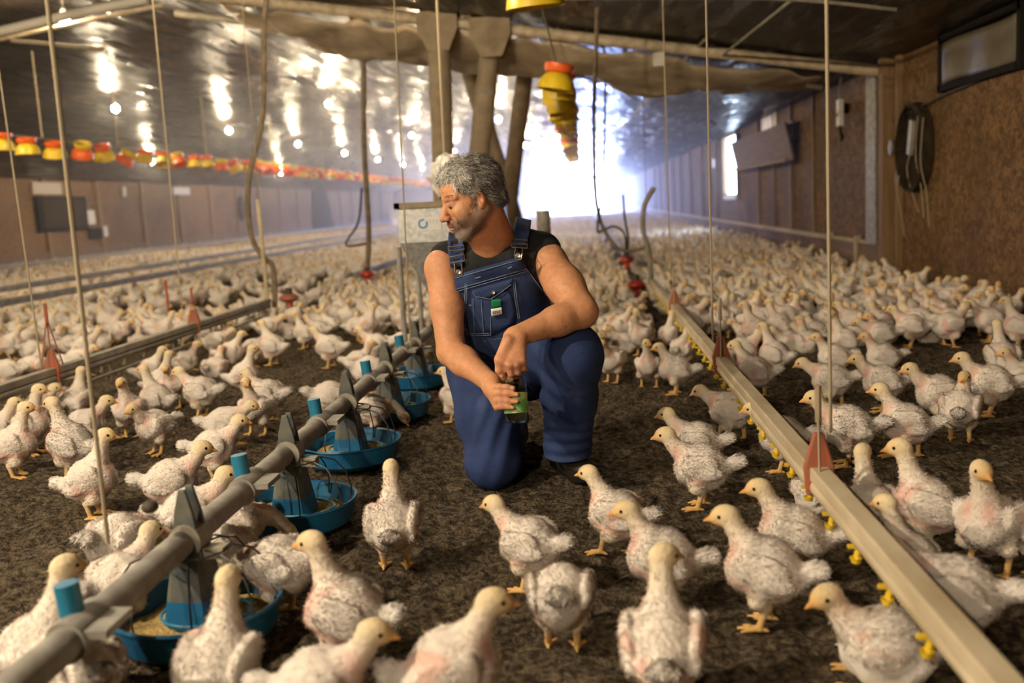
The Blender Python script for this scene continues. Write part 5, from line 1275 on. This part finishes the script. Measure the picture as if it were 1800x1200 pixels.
flow -= Nn * np.sum(flow * Nn, 1)[:, None]; flow /= np.linalg.norm(flow, axis=1, keepdims=True); side = np.cross(Nn, flow)
Lh = rsn.uniform(.014, .036, len(idx))[:, None]; wh = rsn.uniform(.0007, .0014, len(idx))[:, None]; lift = rsn.uniform(.0015, .011, len(idx))[:, None]
a0 = P0 - Nn * .002; a1 = P0 + flow * Lh * .5 + Nn * lift * .8; a2 = P0 + flow * Lh + Nn * lift * rsn.uniform(.2, 1.1, (len(idx), 1)) + side * rsn.normal(size=(len(idx), 1)) * .004
hv = np.stack([a0 - side * wh, a0 + side * wh, a1 + side * wh, a1 - side * wh, a2 + side * wh * .3, a2 - side * wh * .3], 1).reshape(-1, 3)
o_ = np.arange(len(idx))[:, None] * 6; hfq = np.concatenate([o_ + np.array([0, 1, 2, 3]), o_ + np.array([3, 2, 4, 5])])
me = mesh_np('hair_lock', (hv * HS) @ HA.T + HC - MO, hfq)
hc = np.repeat(hair_col(P0) * rsn.uniform(.55, 1.5, (len(idx), 1)), 6, 0); paint(me, np.clip(hc, 0, .7))
link('hair_strand', me, M['hair'], hair)
# eyebrows and stubble as short hairs
def fuzz(name, pts, dirs, L, w, colr, seed):
    rs_ = np.random.RandomState(seed); n = len(pts)
    sd_ = np.cross(dirs, rs_.normal(size=(n, 3))); sd_ /= np.linalg.norm(sd_, axis=1, keepdims=True)
    Lr = L * rs_.uniform(.6, 1.2, (n, 1)); vv = np.stack([pts - sd_ * w, pts + sd_ * w, pts + dirs * Lr + sd_ * w * .3, pts + dirs * Lr - sd_ * w * .3], 1).reshape(-1, 3)
    ff = np.arange(n)[:, None] * 4 + np.arange(4)
    m_ = mesh_np(name, (vv * HS) @ HA.T + HC - MO, ff); paint(m_, np.repeat(colr, 4, 0)); return link(name, m_, M['hair'], man)
pp = []; dd = []
for s in (-1, 1):
    for _ in range(130):
        t = rsn.rand(); pp.append(V3(.093 - .022 * t ** 1.5, s * (.010 + .042 * t), .030 + .006 * math.sin(t * 2.6) + rsn.normal() * .0022)); dd.append(V3(.25, s * .8, .35 * (.5 - t)) + rsn.normal(size=3) * .25)
dd = np.array(dd); dd /= np.linalg.norm(dd, axis=1, keepdims=True)
fuzz('eyebrow', np.array(pp), dd, .012, .0010, np.tile([.075, .05, .035], (len(pp), 1)) * rsn.uniform(.6, 1.8, (len(pp), 1)), 1)  # brow hairs made thick and dark to carry the brow's shadow too
Vl, Fl = surface(head_solids(), .004); mt = mesh_np('t', Vl, Fl); Nl = np.empty(len(Vl) * 3); mt.vertices.foreach_get('normal', Nl); Nl = Nl.reshape(-1, 3); bpy.data.meshes.remove(mt)
bmask = (Vl[:, 2] < -.040 + .0 * Vl[:, 0]) & (Vl[:, 2] > -.128) & (Vl[:, 0] > -.025) & ~((np.abs(Vl[:, 2] + .071) < .009) & (np.abs(Vl[:, 1]) < .024) & (Vl[:, 0] > .08)) & ~((Vl[:, 2] > -.050) & (Vl[:, 0] > .05)) & ~((Vl[:, 0] > .098) & (Vl[:, 2] > -.052))
bi = rsn.choice(np.where(bmask)[0], 1700)
dv = Nl[bi] * .5 + V3(.1, 0, -.8) + rsn.normal(size=(len(bi), 3)) * .25; dv /= np.linalg.norm(dv, axis=1, keepdims=True)
gr = np.clip((Vl[bi][:, 0] - .045) / .04, 0, 1)[:, None] * (Vl[bi][:, 2] < -.08)[:, None] * .9 + .03
fuzz('beard', Vl[bi] - Nl[bi] * .001, dv, .0065, .00055, np.array([.035, .022, .016]) * (1 - np.clip(gr, 0, 1)) + np.array([.52, .47, .41]) * np.clip(gr, 0, 1), 2)

# --- black sleeveless shirt
def CH(px, py, Y): return Q(px, py, Y)
shirt = [Cone(NB + V3(-.055, .035, -.045), SHR + V3(.012, .015, .014), .062, .050, .03), Cone(NB + V3(.055, .035, -.045), SHL + V3(-.012, .015, .018), .066, .058, .03), Cone(NB + V3(.065, .045, .010), SHL + V3(-.02, .02, .022), .050, .050, .03), Cone(NB + V3(-.07, .045, .0), SHR + V3(.015, .02, .016), .046, .046, .03),
         Ell(Q(862, 520, 3.20), (.172, .105, .150), None, .05), Ell(Q(872, 470, 3.19), (.155, .085, .085), None, .05), Ell(Q(872, 600, 3.27), (.150, .105, .135), None, .05),
         Cone(Q(815, 500, 3.15), Q(925, 490, 3.16), .078, .078, .04), Cone(NB + V3(-.055, -.045, -.055), NB + V3(.045, -.045, -.050), .046, .046, .03)]
neckhole = [Cone(NB + V3(-.004, -.020, .085), NB + V3(-.010, -.090, .030), .050, .050, .012, 0, True), Cone(NB + V3(.003, .04, .12), NB + V3(.0, .015, .01), .066, .056, .012, 0, True)]
def cloth_disp(P): return .0030 * sn(P * [1, 1, .6], 26, 12, 2)
Vs, Fs = surface(shirt + neckhole, .0055, cloth_disp)
M['shirt'] = mat('black_cotton', (.007, .007, .009), .9, c2=(.012, .012, .015), scale=30, bump=.25, bscale=40)
link('shirt', mesh_np('shirt', Vs - MO, Fs), M['shirt'], man)

# --- denim overalls: seat, legs, lower torso
def denim(name, c1, c2, c3, fade=None):
    m = bpy.data.materials.new(name); m.use_nodes = True; nt = m.node_tree; N = nt.nodes; L = nt.links
    b = N['Principled BSDF']; b.inputs['Roughness'].default_value = .9; b.inputs['Specular IOR Level'].default_value = .15
    tc = N.new('ShaderNodeTexCoord')
    n1 = N.new('ShaderNodeTexNoise'); n1.inputs['Scale'].default_value = 7; n1.inputs['Detail'].default_value = 8; L.new(tc.outputs['Object'], n1.inputs['Vector'])
    r = N.new('ShaderNodeValToRGB'); e = r.color_ramp.elements; e[0].position = .35; e[0].color = (*c1, 1); e[1].position = .6; e[1].color = (*c2, 1); q = e.new(.78); q.color = (*c3, 1); L.new(n1.outputs['Fac'], r.inputs[0])
    mp = N.new('ShaderNodeMapping'); mp.inputs['Scale'].default_value = (1, 1, .25); mp.inputs['Rotation'].default_value = (0, .5, .4); L.new(tc.outputs['Object'], mp.inputs[0])
    n2 = N.new('ShaderNodeTexNoise'); n2.inputs['Scale'].default_value = 420; n2.inputs['Detail'].default_value = 2; L.new(mp.outputs[0], n2.inputs['Vector'])
    mr = N.new('ShaderNodeMapRange'); mr.inputs['To Min'].default_value = .55; mr.inputs['To Max'].default_value = 1.45; L.new(n2.outputs['Fac'], mr.inputs['Value'])
    mx = N.new('ShaderNodeVectorMath'); mx.operation = 'SCALE'; L.new(r.outputs[0], mx.inputs[0]); L.new(mr.outputs[0], mx.inputs['Scale']); L.new(mx.outputs[0], b.inputs['Base Color'])
    bp = N.new('ShaderNodeBump'); bp.inputs['Strength'].default_value = .25; bp.inputs['Distance'].default_value = .002; L.new(n2.outputs['Fac'], bp.inputs['Height']); L.new(bp.outputs[0], b.inputs['Normal'])
    return m
M['denim'] = denim('denim', (.022, .036, .105), (.034, .056, .150), (.085, .115, .23))
M['denimbib'] = denim('denim_bib', (.028, .044, .115), (.042, .066, .155), (.085, .115, .22))
M['stitch'] = mat('stitching', (.20, .25, .38), .9); M['brass'] = mat('brass', (.55, .50, .42), .35, .9)
leg = []
HR, HL = HIP + V3(-.085, -.02, -.01), HIP + V3(.085, -.03, .0)
leg += [Cone(HIP + V3(-.06, .0, .0), HIP + V3(.07, .0, .0), .120, .122, .05), Ell(Q(880, 610, 3.27), (.155, .115, .12), None, .05), Ell(Q(872, 562, 3.24), (.158, .108, .10), None, .05)]
# right leg: thigh down to the knee on the litter, shank back along the ground
leg += [Cone(HR, Q(858, 735, 3.19), .115, .105, .05), Cone(Q(858, 735, 3.19), KNR + V3(0, .005, .012), .104, .088, .04), Ell(KNR + V3(.0, -.012, -.010), (.088, .080, .072), None, .03),
        Cone(KNR + V3(.0, .03, -.01), KNR + V3(.03, .42, .0), .078, .066, .04)]
# left leg: thigh forward to the raised knee, shank down to the boot
leg += [Cone(HL, KNL + V3(-.005, .04, -.0), .112, .092, .05), Ell(KNL + V3(.0, .005, .0), (.090, .088, .080), None, .04), Cone(KNL + V3(.005, .0, -.04), Q(1000, 700, 3.08), .088, .088, .04),
        Cone(Q(1000, 700, 3.08), Q(998, 785, 3.14), .088, .080, .03), Cone(Q(998, 780, 3.14), Q(998, 797, 3.15), .080, .082, .012)]
hq = Q(998, 797, 3.15)
hem = [Ell((hq[0], hq[1], hq[2] - .16), (.26, .26, .16), None, .006, 0, True)]
def fold(P):
    # long soft folds: radiating at the knees, horizontal slack at the hem, drag lines on the thigh
    w1 = np.exp(-np.sum((P - KNL - V3(-.04, .02, -.10)) ** 2, -1) / .012); w2 = np.exp(-np.sum((P - KNR - V3(.03, -.02, .10)) ** 2, -1) / .018); w3 = np.exp(-np.sum((P - Q(996, 770, 3.1)) ** 2, -1) / .008)
    w4 = np.exp(-np.sum((P - HIP - V3(.0, -.1, -.02)) ** 2, -1) / .014)
    d = .0050 * w1 * np.sin(P[..., 2] * 95 + P[..., 0] * 70 + 2 * sn(P, 14, 3, 1)) + .0052 * w2 * np.sin(P[..., 0] * 105 - P[..., 2] * 34 + 2 * sn(P, 13, 5, 1)) + .0050 * w3 * np.sin(P[..., 2] * 150 + 1.5 * sn(P, 16, 6, 1)) + .0045 * w4 * np.sin(P[..., 2] * 120 - P[..., 0] * 50 + 2 * sn(P, 12, 8, 1))
    return d + .0038 * sn(P * [1, 1, .7], 17, 9, 2)
Vo, Fo = surface(leg + hem, .0052, fold)
ov = link('overalls', mesh_np('overalls', Vo - MO, Fo), M['denim'], man)
# surface to lay the bib and its fittings on
torso = shirt + leg[:3]
def lay(px, py, off=.0):
    """the point where the line of sight meets the clothed chest"""
    d = _n(ray(px, py)); t = 2.5
    for _ in range(60):
        s_ = sdf(torso, (CAM + d * t)[None])[0] - .004
        t += s_ * .8
        if t > 4.2: t = 3.3; break
    return CAM + d * (t - off)
def patch(name, rows, m, parent, off=.006, thick=.004, nu=20, label=None):
    """rows: list of (left px, right px) pairs top to bottom; a cloth panel lying on the chest"""
    rows = np.array(rows, float); nv = len(rows); Vp = []; 
    for v_ in rows:
        for k in range(nu + 1):
            a = v_[0] + (v_[1] - v_[0]) * k / nu; Vp.append(lay(a[0], a[1], off) - MO)
    f = [(i * (nu + 1) + k, i * (nu + 1) + k + 1, (i + 1) * (nu + 1) + k + 1, (i + 1) * (nu + 1) + k) for i in range(nv - 1) for k in range(nu)]
    Vp = np.array(Vp)
    G = Vp.reshape(nv, nu + 1, 3)
    for _ in range(2): G[1:-1, 1:-1] = .5 * G[1:-1, 1:-1] + .125 * (G[:-2, 1:-1] + G[2:, 1:-1] + G[1:-1, :-2] + G[1:-1, 2:])
    o = link(name, mesh_np(name, G.reshape(-1, 3), f), m, parent); sm = o.modifiers.new('solid', 'SOLIDIFY'); sm.thickness = thick; sm.offset = 0
    return prop(o, label)
def rows_(tl, tr, bl, br, n, bulge=0.0):
    out = []
    for i in range(n + 1):
        t = i / n; l = np.array(tl) * (1 - t) + np.array(bl) * t; r = np.array(tr) * (1 - t) + np.array(br) * t; out.append((l, r))
    return out
bib_rows = []
for (l, r) in [((799, 484), (914, 451)), ((799, 492), (919, 460)), ((798, 506), (928, 474)), ((799, 522), (938, 490)), ((801, 540), (950, 506)), ((804, 560), (964, 524)), ((805, 580), (970, 548)), ((805, 605), (968, 575)), ((806, 630), (960, 605)), ((810, 652), (955, 635))]: bib_rows.append((l, r))
bib = patch('bib', bib_rows, M['denimbib'], ov, .010, .006, 26)
patch('bib_band', rows_((800, 487), (915, 454), (801, 512), (924, 476), 4), M['denimbib'], bib, .0165, .003, 24)
pk = patch('bib_pocket', [((829, 524), (893, 511)), ((829, 540), (901, 524)), ((830, 560), (908, 545)), ((818, 575), (905, 568)), ((822, 590), (864, 590))], M['denimbib'], bib, .018, .003, 16)
patch('pocket_flap', [((830, 510), (903, 489)), ((832, 518), (899, 499)), ((845, 523), (885, 510)), ((862, 524), (875, 514))], M['denimbib'], pk, .024, .003, 14)
M['green'] = mat('green_label', (.0, .20, .08), .8)
patch('green_label', rows_((864, 527), (881, 525), (864, 543), (882, 540), 3), M['green'], pk, .0265, .002, 6, 'small green cloth label')
wl = patch('white_label', rows_((863, 543), (882, 540), (864, 556), (883, 552), 3), M['paper'], pk, .0275, .002, 6, 'small white woven label')
# tiny lettering marks on the white label
lt = MB()
for i_ in range(4):
    a = lay(867 + i_ * 3.4, 549 - i_ * .5, .0295) - MO
    lt.box(tuple(a), (.0035, .0008, .0085)); lt.box((a[0] + .0015, a[1], a[2] + (.003 if i_ % 2 else -.003)), (.004, .0008, .0018))
lt.build('label_print', mat('print_dark', (.12, .10, .11), .8), wl)
def seam(pts, off, r=.0012, name='stitch_line', parent=None, m='stitch'):
    P = []
    for i in range(len(pts) - 1):
        for k in range(7): P.append(np.array(pts[i]) + (np.array(pts[i + 1]) - np.array(pts[i])) * k / 7)
    P.append(np.array(pts[-1])); W_ = [tuple(lay(q[0], q[1], off) - MO) for q in P]
    return MB().tube(W_, r, 4).build(name, M[m], parent or bib, smooth=True)
seam([(801, 513), (925, 477)], .0195); seam([(800, 489), (915, 456)], .0200); seam([(800, 509), (924, 473)], .0195)
seam([(818, 497), (815, 574), (823, 590), (863, 589), (862, 556)], .0195); seam([(821, 499), (818, 573), (826, 587), (860, 586)], .0195)
seam([(902, 492), (906, 530), (911, 560)], .0195); seam([(905, 491), (909, 530), (914, 560)], .0195); seam([(832, 526), (834, 585)], .0210); seam([(846, 527), (850, 585)], .0215)
seam([(831, 513), (836, 521), (862, 526), (880, 514), (899, 500)], .0265); seam([(806, 608), (966, 578)], .0135); seam([(807, 634), (950, 612)], .0135); seam([(916, 460), (966, 527)], .0135)
def disc(name, px, py, off, r, m, parent):
    c_ = lay(px, py, off) - MO; d = -_n(ray(px, py)); A = Vector(d).to_track_quat('Z', 'Y').to_matrix()
    return MB().lathe([(0, 0), (r * .8, 0), (r, .0015), (r * .8, .003), (r * .3, .0022), (0, .0022)], tuple(c_), 14, M=A).build(name, m, parent, smooth=True)
disc('pocket_button', 867, 514, .029, .0065, M['brass'], pk)
for a_ in ((835, 489, 845, 487), (893, 472, 900, 469), (824, 537, 829, 536)): seam([(a_[0], a_[1]), (a_[2], a_[3])], .020, .0018)
# shoulder straps with their buckles
def strap(rows, bpx, bib_btn, label):
    st = patch('strap', rows, M['denimbib'], ov, .012, .005, 6)
    bk = MB()
    def fr_(l0, r0, l1, r1):
        q = [lay(*l0, .024), lay(*r0, .024), lay(*r1, .024), lay(*l1, .024)]; q = [tuple(a - MO) for a in q]
        bk.tube(q, .0022, 6, closed=True)
    (l0, r0, l1, r1, l2, r2, l3, r3) = bpx
    fr_(l0, r0, l1, r1); fr_(l2, r2, l3, r3)
    b0 = lay(*bib_btn, .026) - MO; lm = (np.array(l3) + np.array(r3)) / 2
    e0 = lay(lm[0] - 6, lm[1], .024) - MO; e1 = lay(lm[0] + 6, lm[1], .024) - MO
    bk.tube([tuple(e0), tuple(b0 + V3(-.012, 0, .004)), tuple(b0 + V3(-.008, 0, -.012)), tuple(b0 + V3(.008, 0, -.012)), tuple(b0 + V3(.012, 0, .004)), tuple(e1)], .0018, 6)
    bk.build('buckle', M['brass'], st, smooth=True)
    disc('strap_button', bib_btn[0], bib_btn[1], .024, .0085, M['brass'], bib)
def strap2(rows, bpx, btn): 
    strap(rows, bpx, btn, None)
strap2([((789, 408), (812, 416)), ((788, 425), (814, 423)), ((788, 440), (815, 437)), ((790, 455), (815, 452)), ((792, 470), (813, 467))],
       ((787, 434), (815, 431), (789, 441), (816, 438), (790, 452), (816, 447), (792, 462), (817, 458)), (806, 478))
strap2([((907, 382), (934, 388)), ((905, 395), (932, 402)), ((903, 408), (930, 412)), ((901, 422), (927, 424)), ((902, 432), (924, 433))],
       ((901, 420), (928, 422), (900, 427), (927, 429), (900, 427), (927, 429), (899, 434), (926, 436)), (911, 449))

# --- left boot and the right boot behind
def boot(o, d, label=None):
    d = _n(np.array(d)); A = np.stack([d, np.cross(V3(0, 0, 1), d), V3(0, 0, 1)], 1)
    up = xf([Cone((-.05, 0, .105), (-.045, 0, .05), .048, .050, .03), Cone((-.05, 0, .045), (.06, 0, .045), .042, .044, .03), Ell((.105, 0, .040), (.062, .044, .034), None, .03), Ell((.0, 0, .014), (.16, .05, .03), None, .01, 0, True)], A, o)
    Vb, Fb = surface(up, .005); b = link('boot', mesh_np('boot', Vb - MO, Fb), M['boot'], man)
    so = xf([Cone((-.065, 0, .020), (.0, 0, .020), .044, .040, .01), Cone((.0, 0, .020), (.115, 0, .020), .040, .050, .01)], A, o)
    flat = [Ell(o + V3(0, 0, .30), (.9, .9, .265), None, .004, 0, True), Ell(o + V3(0, 0, -.30), (.9, .9, .297), None, .004, 0, True)]
    Vb, Fb = surface(so + flat, .005); link('sole', mesh_np('sole', Vb - MO, Fb), M['dark'], b)
M['boot'] = mat('dark_leather', (.018, .013, .010), .55, c2=(.035, .026, .018), scale=14, bump=.2)
fo = onZ(1000, 826, .0); boot(V3(fo[0], fo[1], 0), (.42, -1, 0))
boot(V3(KNR[0] + .04, KNR[1] + .52, .05), (.05, -1, 0))

# --- the jar in his hand
jar = empty('glass_jar', tuple(JC), label='clear glass jar with a green label held in the man\'s hands', cat='jar')
JM = Vector(JU).to_track_quat('Z', 'Y').to_matrix()
gm = bpy.data.materials.new('clear_glass'); gm.use_nodes = True; b_ = gm.node_tree.nodes['Principled BSDF']
b_.inputs['Base Color'].default_value = (.90, .96, .92, 1); b_.inputs['Roughness'].default_value = .04; b_.inputs['Transmission Weight'].default_value = 1.0; b_.inputs['IOR'].default_value = 1.45
MB().lathe([(.0, -.078), (.026, -.078), (.031, -.072), (.033, -.055), (.035, -.03), (.035, .03), (.033, .05), (.029, .062), (.028, .076), (.030, .079), (.0265, .079), (.0255, .064), (.0305, .048), (.0325, .03), (.0325, -.03), (.030, -.06), (.024, -.070), (.0, -.070)], n=32, M=JM).build('glass', gm, jar, smooth=True)
M['jarlabel'] = mat('green_paper_label', (.14, .38, .08), .6, c2=(.48, .62, .26), scale=26, contrast=(.45, .55), detail=2)
MB().lathe([(.0353, -.048), (.0358, -.048), (.0360, .012), (.0353, .012)], n=32, M=JM).build('label', M['jarlabel'], jar, smooth=True)
MB().lathe([(.0, -.069), (.0245, -.069), (.030, -.058), (.0322, -.03), (.0322, .026), (.0, .026)], n=28, M=JM).build('pale_contents', mat('pale_contents', (.42, .42, .30), .7), jar, smooth=True)
